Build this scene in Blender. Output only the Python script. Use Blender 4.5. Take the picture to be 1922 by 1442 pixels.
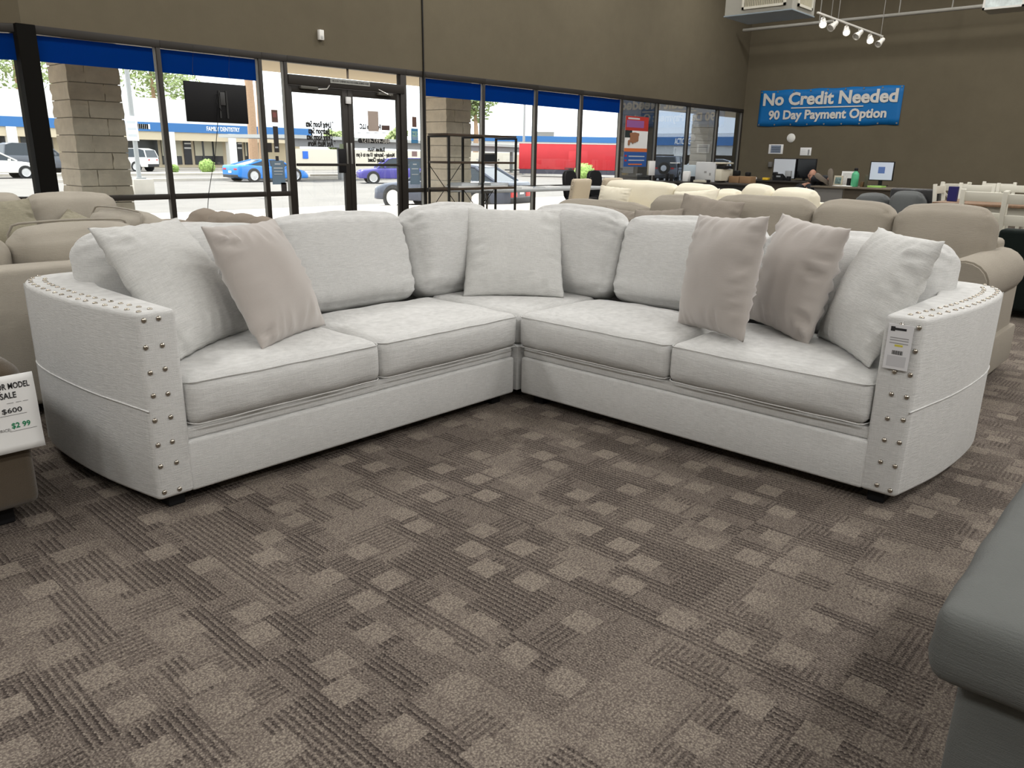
import bpy, bmesh, math, random
from mathutils import Vector, Matrix, noise

for o in list(bpy.data.objects):
    bpy.data.objects.remove(o, do_unlink=True)
scene = bpy.context.scene
COL = scene.collection
PI = math.pi
random.seed(7)

# ---------------------------------------------------------------- camera
F_PX, PITCH, YAW, ROLL, CAM_H = 1444.0, math.radians(16.54), math.radians(42.1), math.radians(1.0), 1.2
_fw = Vector((math.cos(YAW), math.sin(YAW), 0)); _rt = Vector((math.sin(YAW), -math.cos(YAW), 0)); _up = Vector((0, 0, 1))
C_F = _fw*math.cos(PITCH) - _up*math.sin(PITCH)
_u0 = _up*math.cos(PITCH) + _fw*math.sin(PITCH)
C_R = _rt*math.cos(ROLL) + _u0*math.sin(ROLL)
C_U = -_rt*math.sin(ROLL) + _u0*math.cos(ROLL)
cam_d = bpy.data.cameras.new('camera'); cam = bpy.data.objects.new('camera', cam_d); COL.objects.link(cam)
cam_d.sensor_width = 36; cam_d.lens = F_PX/1922*36; cam_d.clip_end = 500
m3 = Matrix((C_R, C_U, -C_F)).transposed()
cam.matrix_world = Matrix.Translation((0, 0, CAM_H)) @ m3.to_4x4()
scene.camera = cam

# ---------------------------------------------------------------- world, sun, exposure
w = bpy.data.worlds.new('sky'); scene.world = w; w.use_nodes = True
wn = w.node_tree.nodes; wn['Background'].inputs[0].default_value = (0.93, 0.96, 1.0, 1); wn['Background'].inputs[1].default_value = 2.9
sun_d = bpy.data.lights.new('sun_offscreen', 'SUN'); sun_d.energy = 7.0; sun_d.angle = 0.02; sun_d.color = (1, 0.95, 0.86)
sun = bpy.data.objects.new('sun_offscreen', sun_d); COL.objects.link(sun)
sun.rotation_euler = Vector((0.30, -0.42, -1.0)).to_track_quat('-Z', 'Y').to_euler(); sun.location = (0, 30, 30)
vs = scene.view_settings
vs.view_transform = 'Standard'; vs.look = 'None'; vs.gamma = 1; vs.use_curve_mapping = False; vs.exposure = 0.0
ROOM_LAMP_W = 72.0

# ---------------------------------------------------------------- pixel -> point on a plane of the place (1922 x 1442)
def ray(px, py): return C_F*F_PX + C_R*(px-961) - C_U*(py-721)
CAM_O = Vector((0, 0, CAM_H))
def atx(px, py, x): d = ray(px, py); return CAM_O + d*(x/d.x)
def aty(px, py, y): d = ray(px, py); return CAM_O + d*(y/d.y)
def atz(px, py, z): d = ray(px, py); return CAM_O + d*((z-CAM_H)/d.z)

# ---------------------------------------------------------------- helpers
def link(o, parent=None):
    COL.objects.link(o)
    if parent is not None: o.parent = parent
    return o
def thing(name, label, cat, loc=(0, 0, 0), rz=0.0, group=None):
    o = bpy.data.objects.new(name, None); COL.objects.link(o)
    o.location = loc; o.rotation_euler = (0, 0, rz); o.empty_display_size = 0.1
    o['label'] = label; o['category'] = cat
    if group: o['group'] = group
    return o
def struct(name, loc=(0, 0, 0), label=None):
    o = bpy.data.objects.new(name, None); COL.objects.link(o); o.location = loc; o['kind'] = 'structure'
    if label: o['label'] = label
    return o
def tag(o, label, cat, group=None):
    o['label'] = label; o['category'] = cat
    if group: o['group'] = group
    return o
def copy_tree(o, parent=None):
    c = o.copy(); COL.objects.link(c); c.parent = parent
    for ch in list(o.children): copy_tree(ch, c)
    return c

class MB:
    """collects shapes and links them as ONE mesh object"""
    def __init__(s): s.bm = bmesh.new()
    def box(s, lo, hi, M=None):
        x0, y0, z0 = lo; x1, y1, z1 = hi
        v = [Vector(p) for p in ((x0,y0,z0),(x1,y0,z0),(x1,y1,z0),(x0,y1,z0),(x0,y0,z1),(x1,y0,z1),(x1,y1,z1),(x0,y1,z1))]
        if M is not None: v = [M @ p for p in v]
        v = [s.bm.verts.new(p) for p in v]
        for f in ((0,3,2,1),(4,5,6,7),(0,1,5,4),(1,2,6,5),(2,3,7,6),(3,0,4,7)): s.bm.faces.new([v[i] for i in f])
        return s
    def cbox(s, c, size, M=None):
        return s.box([c[i]-size[i]/2 for i in range(3)], [c[i]+size[i]/2 for i in range(3)], M)
    def prism(s, poly, a, b, axis='z', top=None):
        """poly: list of 2D points; extruded along axis from a to b; top = optional other polygon at b"""
        def P(p, h):
            return {'z': (p[0], p[1], h), 'y': (p[0], h, p[1]), 'x': (h, p[0], p[1])}[axis]
        lo = [s.bm.verts.new(P(p, a)) for p in poly]; hi = [s.bm.verts.new(P(p, b)) for p in (top or poly)]
        n = len(poly)
        s.bm.faces.new(lo[::-1]); s.bm.faces.new(hi)
        for i in range(n): s.bm.faces.new((lo[i], lo[(i+1) % n], hi[(i+1) % n], hi[i]))
        return s
    def tube(s, pts, r, n=8, closed=False, rr=None):
        pts = [Vector(p) for p in pts]; rings = []
        for i, p in enumerate(pts):
            if closed: d = pts[(i+1) % len(pts)] - pts[i-1]
            else: d = pts[min(i+1, len(pts)-1)] - pts[max(i-1, 0)]
            d.normalize()
            a = d.orthogonal().normalized() if abs(d.z) > 0.99 else d.cross(Vector((0, 0, 1))).normalized()
            b = d.cross(a).normalized(); q = rr[i] if rr else r
            rings.append([s.bm.verts.new(p + a*math.cos(2*PI*k/n)*q + b*math.sin(2*PI*k/n)*q) for k in range(n)])
        m = len(rings)
        for i in range(m if closed else m-1):
            A, B_ = rings[i], rings[(i+1) % m]
            for k in range(n): s.bm.faces.new((A[k], A[(k+1) % n], B_[(k+1) % n], B_[k]))
        if not closed: s.bm.faces.new(rings[0][::-1]); s.bm.faces.new(rings[-1])
        return s
    def lathe(s, prof, n=20, M=None):
        """prof: list of (r, z) about the z axis"""
        rings = []
        for r, z in prof:
            if r < 1e-6:
                p = Vector((0, 0, z)); rings.append([s.bm.verts.new(M @ p if M else p)])
            else:
                rr = []
                for k in range(n):
                    p = Vector((r*math.cos(2*PI*k/n), r*math.sin(2*PI*k/n), z)); rr.append(s.bm.verts.new(M @ p if M else p))
                rings.append(rr)
        for A, B_ in zip(rings, rings[1:]):
            for k in range(n):
                k2 = (k+1) % n
                if len(A) == 1 and len(B_) == 1: continue
                if len(A) == 1: s.bm.faces.new((A[0], B_[k2], B_[k]))
                elif len(B_) == 1: s.bm.faces.new((A[k], A[k2], B_[0]))
                else: s.bm.faces.new((A[k], A[k2], B_[k2], B_[k]))
        for R_, flip in ((rings[0], True), (rings[-1], False)):
            if len(R_) > 1: s.bm.faces.new(R_[::-1] if flip else R_)
        return s
    def quad(s, a, b, c, d):
        s.bm.faces.new([s.bm.verts.new(p) for p in (a, b, c, d)]); return s
    def bevel(s, w, seg=2, ang=40):
        bmesh.ops.recalc_face_normals(s.bm, faces=s.bm.faces)
        es = [e for e in s.bm.edges if len(e.link_faces) == 2 and e.calc_face_angle(0) > math.radians(ang)]
        bmesh.ops.bevel(s.bm, geom=es, offset=w, segments=seg, profile=0.5, affect='EDGES', clamp_overlap=True)
        return s
    def build(s, name, mat, parent=None, smooth=False, ang=35):
        bmesh.ops.recalc_face_normals(s.bm, faces=s.bm.faces)
        me = bpy.data.meshes.new(name); s.bm.to_mesh(me); s.bm.free()
        if mat is not None: me.materials.append(mat)
        if smooth:
            me.polygons.foreach_set('use_smooth', [True]*len(me.polygons))
            if ang < 180: me.set_sharp_from_angle(angle=math.radians(ang))
        return link(bpy.data.objects.new(name, me), parent)

def part(name, mat, parent, lo, hi, bev=0.0):
    b = MB().box(lo, hi)
    if bev: b.bevel(bev, 2)
    return b.build(name, mat, parent, smooth=bool(bev))

def sstep(a, b, x):
    t = max(0.0, min(1.0, (x-a)/(b-a))); return t*t*(3-2*t)

def soft_box(name, mat, parent, size, r, puff=(0, 0, 0), res=0.03, wrinkle=0.0, seed=0, M=None, noise_amp=0.0, slouch=0.0):
    """upholstered cushion centred on the origin: rounded box, bellied faces, fold ripples towards its edges"""
    hx, hy, hz = [q/2 for q in size]; bm = bmesh.new()
    n = [max(4, int(round(q/res))) for q in size]
    verts = {}
    def V(i, j, k):
        key = (i, j, k)
        if key in verts: return verts[key]
        # concentrate loops near edges
        def g(t): return math.copysign(abs(t)**0.8, t)
        u, v, q = g(2*i/n[0]-1), g(2*j/n[1]-1), g(2*k/n[2]-1)
        p = Vector((u*hx, v*hy, q*hz))
        c = Vector((max(-hx+r, min(hx-r, p.x)), max(-hy+r, min(hy-r, p.y)), max(-hz+r, min(hz-r, p.z))))
        d = p - c
        if d.length > 1e-9: p = c + d.normalized()*min(r, d.length) if d.length > r else c + d
        bu, bv, bq = 1-u*u, 1-v*v, 1-q*q
        p.x += math.copysign(1, u)*puff[0]*bv*bq*abs(u)**2 if abs(u) > .01 else 0
        p.y += math.copysign(1, v)*puff[1]*bu**.7*bq**.7*abs(v)**2 if abs(v) > .01 else 0
        p.z += math.copysign(1, q)*puff[2]*bu**.7*bv**.7*abs(q)**2 if abs(q) > .01 else 0
        if wrinkle:
            s1 = noise.noise(Vector((seed*3.1+q*1.7, v*2, 5)))
            eu = sstep(.55, .97, abs(u)); eq = sstep(.6, .97, abs(q))
            p.y += wrinkle*(eu*math.sin(q*hz*85+seed+3*s1)*(0.4+abs(noise.noise(Vector((seed, q*5, u)))))
                            + eq*math.sin(u*hx*70+seed*2+4*s1)*(0.3+abs(noise.noise(Vector((seed+9, u*5, q)))))*.7)*abs(v)
        if noise_amp:
            p += Vector((0, math.copysign(1, v), 0))*noise_amp*noise.noise(Vector((p.x*6+seed, p.z*6, seed*1.7)))
            p.z += noise_amp*.8*noise.noise(Vector((p.x*7+seed*2.3, seed, p.y*7)))
        if slouch: p.z -= slouch*(u*u)*sstep(.2, 1, q)
        vv = bm.verts.new(p); verts[key] = vv; return vv
    for a, b_, c_, fn in ((0, 1, 2, lambda i, j, e: (i, j, e)), (0, 2, 1, lambda i, j, e: (i, e, j)), (1, 2, 0, lambda i, j, e: (e, i, j))):
        for e in (0, n[c_]):
            for i in range(n[a]):
                for j in range(n[b_]):
                    bm.faces.new([V(*fn(*t, e)) for t in ((i, j), (i+1, j), (i+1, j+1), (i, j+1))])
    if M is not None: bm.transform(M)
    bmesh.ops.recalc_face_normals(bm, faces=bm.faces)
    me = bpy.data.meshes.new(name); bm.to_mesh(me); bm.free()
    me.materials.append(mat); me.polygons.foreach_set('use_smooth', [True]*len(me.polygons))
    return link(bpy.data.objects.new(name, me), parent)

def pillow_mesh(name, mat, w, h, t, seed, n=34, wr=0.015, concave=0.05):
    """knife-edge throw pillow: local x width, z height, y thickness, pinched corners, gathered folds"""
    bm = bmesh.new(); V = {}
    for side in (-1, 1):
        for i in range(n+1):
            for j in range(n+1):
                edge = i in (0, n) or j in (0, n)
                key = (0 if edge else side, i, j)
                if key in V: continue
                a, b_ = 2*i/n-1, 2*j/n-1
                u = math.sin(a*PI/2)*.55 + a*.45; v = math.sin(b_*PI/2)*.55 + b_*.45
                x = w/2*u*(1-concave*(1-v*v)*abs(u)); z = h/2*v*(1-concave*(1-u*u)*abs(v))
                f = ((1-abs(u)**2.3)*(1-abs(v)**2.3)); f = max(f, 0)**0.62
                eu, ev = sstep(.45, .98, abs(u)), sstep(.45, .98, abs(v))
                fold = (eu*math.sin(v*24+seed*1.3+5*noise.noise(Vector((u*2, v*2, seed)))) + ev*math.sin(u*22+seed*2.1+5*noise.noise(Vector((u*2, v*2, seed+4)))))
                lump = noise.noise(Vector((u*1.6+seed, v*1.6, seed*.7+side)))*.14
                y = side*(t/2)*f*(1+lump)
                if not edge: y += side*wr*fold*(f**.8)*1.5*(.15+max(0.0, 1.9*noise.noise(Vector((u*2.3+seed*1.7, v*2.3, side+seed)))+.25))
                else:
                    x += .0016*math.sin(v*23+seed); z += .0016*math.sin(u*21+seed)
                    y += .004*noise.noise(Vector((u*4, v*4, seed)))
                V[key] = bm.verts.new((x, y, z))
    def G(side, i, j): return V[(0 if (i in (0, n) or j in (0, n)) else side, i, j)]
    for side in (-1, 1):
        for i in range(n):
            for j in range(n):
                q = [G(side, i, j), G(side, i+1, j), G(side, i+1, j+1), G(side, i, j+1)]
                bm.faces.new(q if side < 0 else q[::-1])
    bmesh.ops.recalc_face_normals(bm, faces=bm.faces)
    me = bpy.data.meshes.new(name); bm.to_mesh(me); bm.free(); me.materials.append(mat)
    me.polygons.foreach_set('use_smooth', [True]*len(me.polygons))
    return me

def text_obj(body, size, mat, name, parent, M, mirror=False, bold=0.0, align='CENTER', width=None, depth=0.0008):
    cu = bpy.data.curves.new(name, 'FONT'); cu.body = body; cu.size = size; cu.align_x = align; cu.align_y = 'CENTER'
    cu.offset = bold*size; cu.extrude = depth; cu.resolution_u = 3
    tmp = bpy.data.objects.new(name, cu); COL.objects.link(tmp)
    dg = bpy.context.evaluated_depsgraph_get(); me = bpy.data.meshes.new_from_object(tmp.evaluated_get(dg))
    bpy.data.objects.remove(tmp, do_unlink=True); bpy.data.curves.remove(cu)
    me.name = name
    S = Matrix.Identity(4)
    if width:
        xs = [v.co.x for v in me.vertices]; S = Matrix.Diagonal((width/(max(xs)-min(xs)), 1, 1, 1))
    if mirror: S = Matrix.Diagonal((-1, 1, 1, 1)) @ S
    me.transform(M @ S)
    if mirror: me.flip_normals()
    me.materials.clear(); me.materials.append(mat)
    return link(bpy.data.objects.new(name, me), parent)
def face_y(x, y, z):   # text plane seen by someone looking along +y
    return Matrix.Translation((x, y, z)) @ Matrix(((1,0,0,0),(0,0,-1,0),(0,1,0,0),(0,0,0,1)))
def face_x(x, y, z):   # text plane seen by someone looking along +x
    return Matrix.Translation((x, y, z)) @ Matrix(((0,0,-1,0),(-1,0,0,0),(0,1,0,0),(0,0,0,1)))

# ---------------------------------------------------------------- materials
def srgb(r, g, b):
    f = lambda c: (c/255/12.92) if c/255 <= .04045 else ((c/255+.055)/1.055)**2.4
    return (f(r), f(g), f(b), 1)
MATS = {}
def mat(name, col, rough=0.6, metal=0.0, var=0.0, vscale=8.0, bump=0.0, bscale=60.0, spec=0.4, emit=0.0, trans=0.0, stretch=(1, 1, 1), sheen=0.0):
    if name in MATS: return MATS[name]
    m = bpy.data.materials.new(name); m.use_nodes = True; nt = m.node_tree; nd = nt.nodes; L = nt.links
    b = nd['Principled BSDF']
    if len(col) == 3: col = (*col, 1)
    b.inputs['Base Color'].default_value = col; b.inputs['Roughness'].default_value = rough; b.inputs['Metallic'].default_value = metal
    b.inputs['Specular IOR Level'].default_value = spec
    if sheen: b.inputs['Sheen Weight'].default_value = sheen; b.inputs['Sheen Roughness'].default_value = .5
    if emit: b.inputs['Emission Color'].default_value = col; b.inputs['Emission Strength'].default_value = emit
    if trans: b.inputs['Transmission Weight'].default_value = trans
    if var or bump:
        tc = nd.new('ShaderNodeTexCoord'); mp = nd.new('ShaderNodeMapping'); mp.inputs['Scale'].default_value = stretch
        L.new(tc.outputs['Object'], mp.inputs['Vector'])
    if var:
        nz = nd.new('ShaderNodeTexNoise'); nz.inputs['Scale'].default_value = vscale; nz.inputs['Detail'].default_value = 6; nz.inputs['Roughness'].default_value = .65
        L.new(mp.outputs[0], nz.inputs['Vector'])
        rp = nd.new('ShaderNodeValToRGB'); rp.color_ramp.elements[0].position = .3; rp.color_ramp.elements[1].position = .7
        rp.color_ramp.elements[0].color = tuple(c*(1-var) for c in col[:3])+(1,); rp.color_ramp.elements[1].color = tuple(min(1, c*(1+var)) for c in col[:3])+(1,)
        L.new(nz.outputs['Fac'], rp.inputs[0]); L.new(rp.outputs[0], b.inputs['Base Color'])
    if bump:
        n2 = nd.new('ShaderNodeTexNoise'); n2.inputs['Scale'].default_value = bscale; n2.inputs['Detail'].default_value = 4
        L.new(mp.outputs[0], n2.inputs['Vector'])
        bp = nd.new('ShaderNodeBump'); bp.inputs['Strength'].default_value = bump; bp.inputs['Distance'].default_value = .01
        L.new(n2.outputs['Fac'], bp.inputs['Height']); L.new(bp.outputs[0], b.inputs['Normal'])
    MATS[name] = m; return m

def fabric(name, col, slub=0.20, weave=420.0, bump=0.45, mottle=0.05, rough=0.9, sheen=0.05):
    """woven upholstery: slubs running across, fine weave relief, soft mottling"""
    if name in MATS: return MATS[name]
    m = bpy.data.materials.new(name); m.use_nodes = True; nt = m.node_tree; nd = nt.nodes; L = nt.links; b = nd['Principled BSDF']
    b.inputs['Roughness'].default_value = rough; b.inputs['Specular IOR Level'].default_value = .15
    b.inputs['Sheen Weight'].default_value = sheen; b.inputs['Sheen Roughness'].default_value = .6
    tc = nd.new('ShaderNodeTexCoord')
    def nz(scale, st, det=3):
        mp = nd.new('ShaderNodeMapping'); mp.inputs['Scale'].default_value = st; L.new(tc.outputs['Object'], mp.inputs['Vector'])
        t = nd.new('ShaderNodeTexNoise'); t.inputs['Scale'].default_value = scale; t.inputs['Detail'].default_value = det; L.new(mp.outputs[0], t.inputs['Vector']); return t.outputs['Fac']
    def mth(op, a, c):
        n_ = nd.new('ShaderNodeMath'); n_.operation = op
        for i, q in enumerate((a, c)):
            if isinstance(q, (int, float)): n_.inputs[i].default_value = q
            else: L.new(q, n_.inputs[i])
        return n_.outputs[0]
    h1 = nz(26, (1, 1, 16)); v1 = nz(30, (14, 14, 1)); mo = nz(5, (1, 1, 1), 5)
    f = mth('ADD', mth('MULTIPLY', mth('SUBTRACT', h1, .5), slub*2.4), mth('MULTIPLY', mth('SUBTRACT', v1, .5), slub*1.4))
    f = mth('ADD', f, mth('MULTIPLY', mth('SUBTRACT', mo, .5), mottle*2))
    f = mth('ADD', f, 1.0)
    mul = nd.new('ShaderNodeVectorMath'); mul.operation = 'SCALE'; mul.inputs[0].default_value = col[:3]; L.new(f, mul.inputs['Scale'])
    L.new(mul.outputs[0], b.inputs['Base Color'])
    wv = nz(weave, (1, 1, 1), 2); hh = mth('ADD', mth('MULTIPLY', wv, .6), mth('MULTIPLY', h1, .8))
    bp = nd.new('ShaderNodeBump'); bp.inputs['Strength'].default_value = bump; bp.inputs['Distance'].default_value = .004
    L.new(hh, bp.inputs['Height']); L.new(bp.outputs[0], b.inputs['Normal'])
    MATS[name] = m; return m

def glass_mat(name, tint, boost=1.0):
    m = bpy.data.materials.new(name); m.use_nodes = True; nt = m.node_tree; nd = nt.nodes; L = nt.links
    nd.remove(nd['Principled BSDF']); out = nd['Material Output']
    tr = nd.new('ShaderNodeBsdfTransparent'); tr.inputs[0].default_value = (*tint, 1)
    gl = nd.new('ShaderNodeBsdfGlossy'); gl.inputs['Roughness'].default_value = 0.0; gl.inputs[0].default_value = (1, 1, 1, 1)
    lw = nd.new('ShaderNodeLayerWeight'); lw.inputs[0].default_value = .5
    pw = nd.new('ShaderNodeMath'); pw.operation = 'POWER'; pw.inputs[1].default_value = 5; L.new(lw.outputs['Facing'], pw.inputs[0])
    mu = nd.new('ShaderNodeMath'); mu.operation = 'MULTIPLY_ADD'; mu.inputs[1].default_value = .96*boost; mu.inputs[2].default_value = .04*boost; mu.use_clamp = True; L.new(pw.outputs[0], mu.inputs[0])
    mx = nd.new('ShaderNodeMixShader'); L.new(mu.outputs[0], mx.inputs[0]); L.new(tr.outputs[0], mx.inputs[1]); L.new(gl.outputs[0], mx.inputs[2])
    L.new(mx.outputs[0], out.inputs[0]); return m

def carpet_mat():
    """patterned loop carpet: blocks about 9 cm wide, some plain and light, some with dark ribs one way, some the other"""
    m = bpy.data.materials.new('carpet'); m.use_nodes = True; nt = m.node_tree; nd = nt.nodes; L = nt.links; b = nd['Principled BSDF']
    b.inputs['Roughness'].default_value = .95; b.inputs['Specular IOR Level'].default_value = .1
    tc = nd.new('ShaderNodeTexCoord'); sp = nd.new('ShaderNodeSeparateXYZ'); L.new(tc.outputs['Object'], sp.inputs[0])
    X, Y = sp.outputs[0], sp.outputs[1]
    def mth(op, a, c=None, d=None, clamp=False):
        n_ = nd.new('ShaderNodeMath'); n_.operation = op; n_.use_clamp = clamp
        for i, q in enumerate((a, c, d)):
            if q is None: continue
            if isinstance(q, (int, float)): n_.inputs[i].default_value = q
            else: L.new(q, n_.inputs[i])
        return n_.outputs[0]
    def cell(cx, cy, ox, oy, seed):
        fx = mth('FLOOR', mth('DIVIDE', mth('ADD', X, ox), cx)); fy = mth('FLOOR', mth('DIVIDE', mth('ADD', Y, oy), cy))
        cb = nd.new('ShaderNodeCombineXYZ'); L.new(fx, cb.inputs[0]); L.new(fy, cb.inputs[1]); cb.inputs[2].default_value = seed
        wn_ = nd.new('ShaderNodeTexWhiteNoise'); wn_.noise_dimensions = '3D'; L.new(cb.outputs[0], wn_.inputs['Vector']); return wn_.outputs['Value']
    def stripe(q, period, lo):
        return mth('GREATER_THAN', mth('FRACT', mth('DIVIDE', q, period)), lo)
    def patch(cx, cy, ox, oy, seed, px_, py_, dens):      # one plain light block somewhere inside each coarse cell
        qx, qy = mth('DIVIDE', mth('ADD', X, ox), cx), mth('DIVIDE', mth('ADD', Y, oy), cy)
        cb = nd.new('ShaderNodeCombineXYZ'); L.new(mth('FLOOR', qx), cb.inputs[0]); L.new(mth('FLOOR', qy), cb.inputs[1]); cb.inputs[2].default_value = seed
        wn_ = nd.new('ShaderNodeTexWhiteNoise'); wn_.noise_dimensions = '3D'; L.new(cb.outputs[0], wn_.inputs['Vector'])
        sc_ = nd.new('ShaderNodeSeparateColor'); L.new(wn_.outputs['Color'], sc_.inputs[0])
        def inside(q, r, w_):
            lo_ = mth('MULTIPLY', r, 1-w_); f_ = mth('SUBTRACT', mth('FRACT', q), lo_)
            return mth('MULTIPLY', mth('GREATER_THAN', f_, 0.0), mth('LESS_THAN', f_, w_))
        return mth('MULTIPLY', mth('MULTIPLY', inside(qx, sc_.outputs[0], px_), inside(qy, sc_.outputs[1], py_)), mth('LESS_THAN', sc_.outputs[2], dens))
    d1 = cell(.0704, .176, 50.02, 50.05, 4.1)  # ribs along y
    d2 = cell(.132, .088, 50.04, 50.01, 7.7)  # ribs along x
    e = cell(.176, .264, 50.1, 50.07, 2.2)
    # wobbling loops
    nz = nd.new('ShaderNodeTexNoise'); nz.inputs['Scale'].default_value = 170; nz.inputs['Detail'].default_value = 2; L.new(tc.outputs['Object'], nz.inputs['Vector'])
    nf = nd.new('ShaderNodeTexNoise'); nf.inputs['Scale'].default_value = 420; nf.inputs['Detail'].default_value = 2; L.new(tc.outputs['Object'], nf.inputs['Vector'])
    wob = mth('MULTIPLY', mth('SUBTRACT', nz.outputs['Fac'], .5), .007)
    zig = mth('MULTIPLY', mth('PINGPONG', Y, .006), .55)
    xw = mth('ADD', mth('ADD', X, wob), zig); yw = mth('ADD', Y, wob)
    s1 = stripe(xw, .0176, .5); s2 = stripe(yw, .0176, .5); s3 = stripe(xw, .0088, .45)
    isA = patch(.20, .17, 50, 50, 1.3, .42, .50, .8); isD1 = mth('LESS_THAN', d1, .45); isD2 = mth('MULTIPLY', mth('LESS_THAN', d2, .26), mth('SUBTRACT', 1, isD1))
    isE = mth('MULTIPLY', mth('GREATER_THAN', e, .5), mth('SUBTRACT', 1, isA))
    v = mth('SUBTRACT', .54, mth('MULTIPLY', mth('MULTIPLY', isD1, s1), .28))
    v = mth('SUBTRACT', v, mth('MULTIPLY', mth('MULTIPLY', isD2, s2), .20))
    v = mth('SUBTRACT', v, mth('MULTIPLY', mth('MULTIPLY', isE, s3), .17))
    mixA = nd.new('ShaderNodeMix'); L.new(isA, mixA.inputs[0]); L.new(v, mixA.inputs[2]); mixA.inputs[3].default_value = .61
    v = mixA.outputs[0]
    vo = nd.new('ShaderNodeTexVoronoi'); vo.inputs['Scale'].default_value = 190; L.new(tc.outputs['Object'], vo.inputs['Vector'])
    v = mth('ADD', v, mth('MULTIPLY', mth('SUBTRACT', .48, vo.outputs['Distance']), .55))
    v = mth('ADD', v, mth('MULTIPLY', mth('SUBTRACT', nf.outputs['Fac'], .5), .6))
    v = mth('ADD', v, mth('MULTIPLY', mth('SUBTRACT', nz.outputs['Fac'], .5), .8))
    n3 = nd.new('ShaderNodeTexNoise'); n3.inputs['Scale'].default_value = 1.2; L.new(tc.outputs['Object'], n3.inputs['Vector'])
    v = mth('ADD', v, mth('MULTIPLY', mth('SUBTRACT', n3.outputs['Fac'], .5), .12))
    rp = nd.new('ShaderNodeValToRGB'); cr = rp.color_ramp
    cr.elements[0].position = 0; cr.elements[0].color = CARPET[0]; cr.elements[1].position = 1.0; cr.elements[1].color = CARPET[2]
    el = cr.elements.new(.5); el.color = CARPET[1]
    L.new(v, rp.inputs[0]); L.new(rp.outputs[0], b.inputs['Base Color'])
    bp = nd.new('ShaderNodeBump'); bp.inputs['Strength'].default_value = .5; bp.inputs['Distance'].default_value = .004
    L.new(v, bp.inputs['Height']); L.new(bp.outputs[0], b.inputs['Normal'])
    return m
CARPET = (srgb(53, 47, 44), srgb(107, 98, 91), srgb(160, 151, 137))

WHITE_FAB = fabric('ivory_slub_fabric', (0.605, 0.605, 0.595))
PIL_WHITE = fabric('ivory_pillow_fabric', (0.60, 0.60, 0.585))
PIL_TAUPE = fabric('taupe_velvet', (0.43, 0.392, 0.365), slub=.02, mottle=.06, bump=.1, sheen=.4)
BEIGE = fabric('beige_chenille', (0.37, 0.338, 0.285), slub=.05, mottle=.16)
SAGE = fabric('sage_textured', (0.27, 0.25, 0.185), slub=.35, mottle=.25)
BROWN_T = fabric('brown_taupe_fabric', (0.26, 0.22, 0.18), slub=.04)
TAUPE_S = fabric('stone_fabric', (0.32, 0.287, 0.237), slub=.03, mottle=.07)
CREAM = fabric('cream_fabric', (0.74, 0.69, 0.56), slub=.02)
BROWN_O = fabric('brown_microfibre', (0.070, 0.050, 0.029), slub=.03, mottle=.12, sheen=.3)
GREY_O = fabric('charcoal_felt', (0.115, 0.12, 0.115), slub=.02, mottle=.12)
GREEN = fabric('dark_green_velvet', (0.0045, 0.0085, 0.007), slub=.0, mottle=.2, sheen=.02)
GREY_D = fabric('slate_grey_fabric', (0.09, 0.095, 0.095), slub=.02)
BLACK = mat('black_plastic', (0.010, 0.010, 0.011), .5, spec=.22)
BLACKL = mat('black_leather', (0.014, 0.014, 0.015), .38, bump=.2, bscale=40)
BRONZE = mat('dark_bronze_aluminium', (0.024, 0.020, 0.016), .5, metal=.1)
GREYAL = mat('grey_aluminium', (0.22, 0.21, 0.19), .4, metal=.3)
WALL = mat('brown_wall_paint', (0.126, 0.107, 0.073), .9, var=.05, vscale=3, bump=.08, bscale=50, spec=.15)
CEILM = mat('ceiling_paint', (0.78, 0.77, 0.74), .95)
NAIL = mat('pewter_nailhead', (0.50, 0.46, 0.40), .25, metal=1.0)
def film_mat():
    m = bpy.data.materials.new('blue_vinyl_film'); m.use_nodes = True; nt = m.node_tree; nd = nt.nodes; L = nt.links; b = nd['Principled BSDF']
    b.inputs['Base Color'].default_value = (0.001, 0.045, 0.24, 1); b.inputs['Roughness'].default_value = .12; b.inputs['Specular IOR Level'].default_value = .12
    tr = nd.new('ShaderNodeBsdfTranslucent'); tr.inputs[0].default_value = (0.0, 0.10, 0.46, 1); mx = nd.new('ShaderNodeMixShader'); mx.inputs[0].default_value = .5
    L.new(b.outputs[0], mx.inputs[1]); L.new(tr.outputs[0], mx.inputs[2]); L.new(mx.outputs[0], nd['Material Output'].inputs[0]); return m
BLUE_FILM = film_mat()
PAPER = mat('white_paper', (0.80, 0.80, 0.79), .8)
INK = mat('dark_ink', (0.02, 0.02, 0.022), .7)
INKG = mat('grey_ink', (0.30, 0.30, 0.30), .7)
GREENINK = mat('green_marker', (0.01, 0.22, 0.09), .6)
WHITEP = mat('white_paint', (0.78, 0.77, 0.73), .5)
GLASS = glass_mat('clear_glass', (0.97, 0.99, 0.985), 1.0)
GLASS_T = glass_mat('tinted_glass', (0.50, 0.54, 0.58), 2.4)

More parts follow.
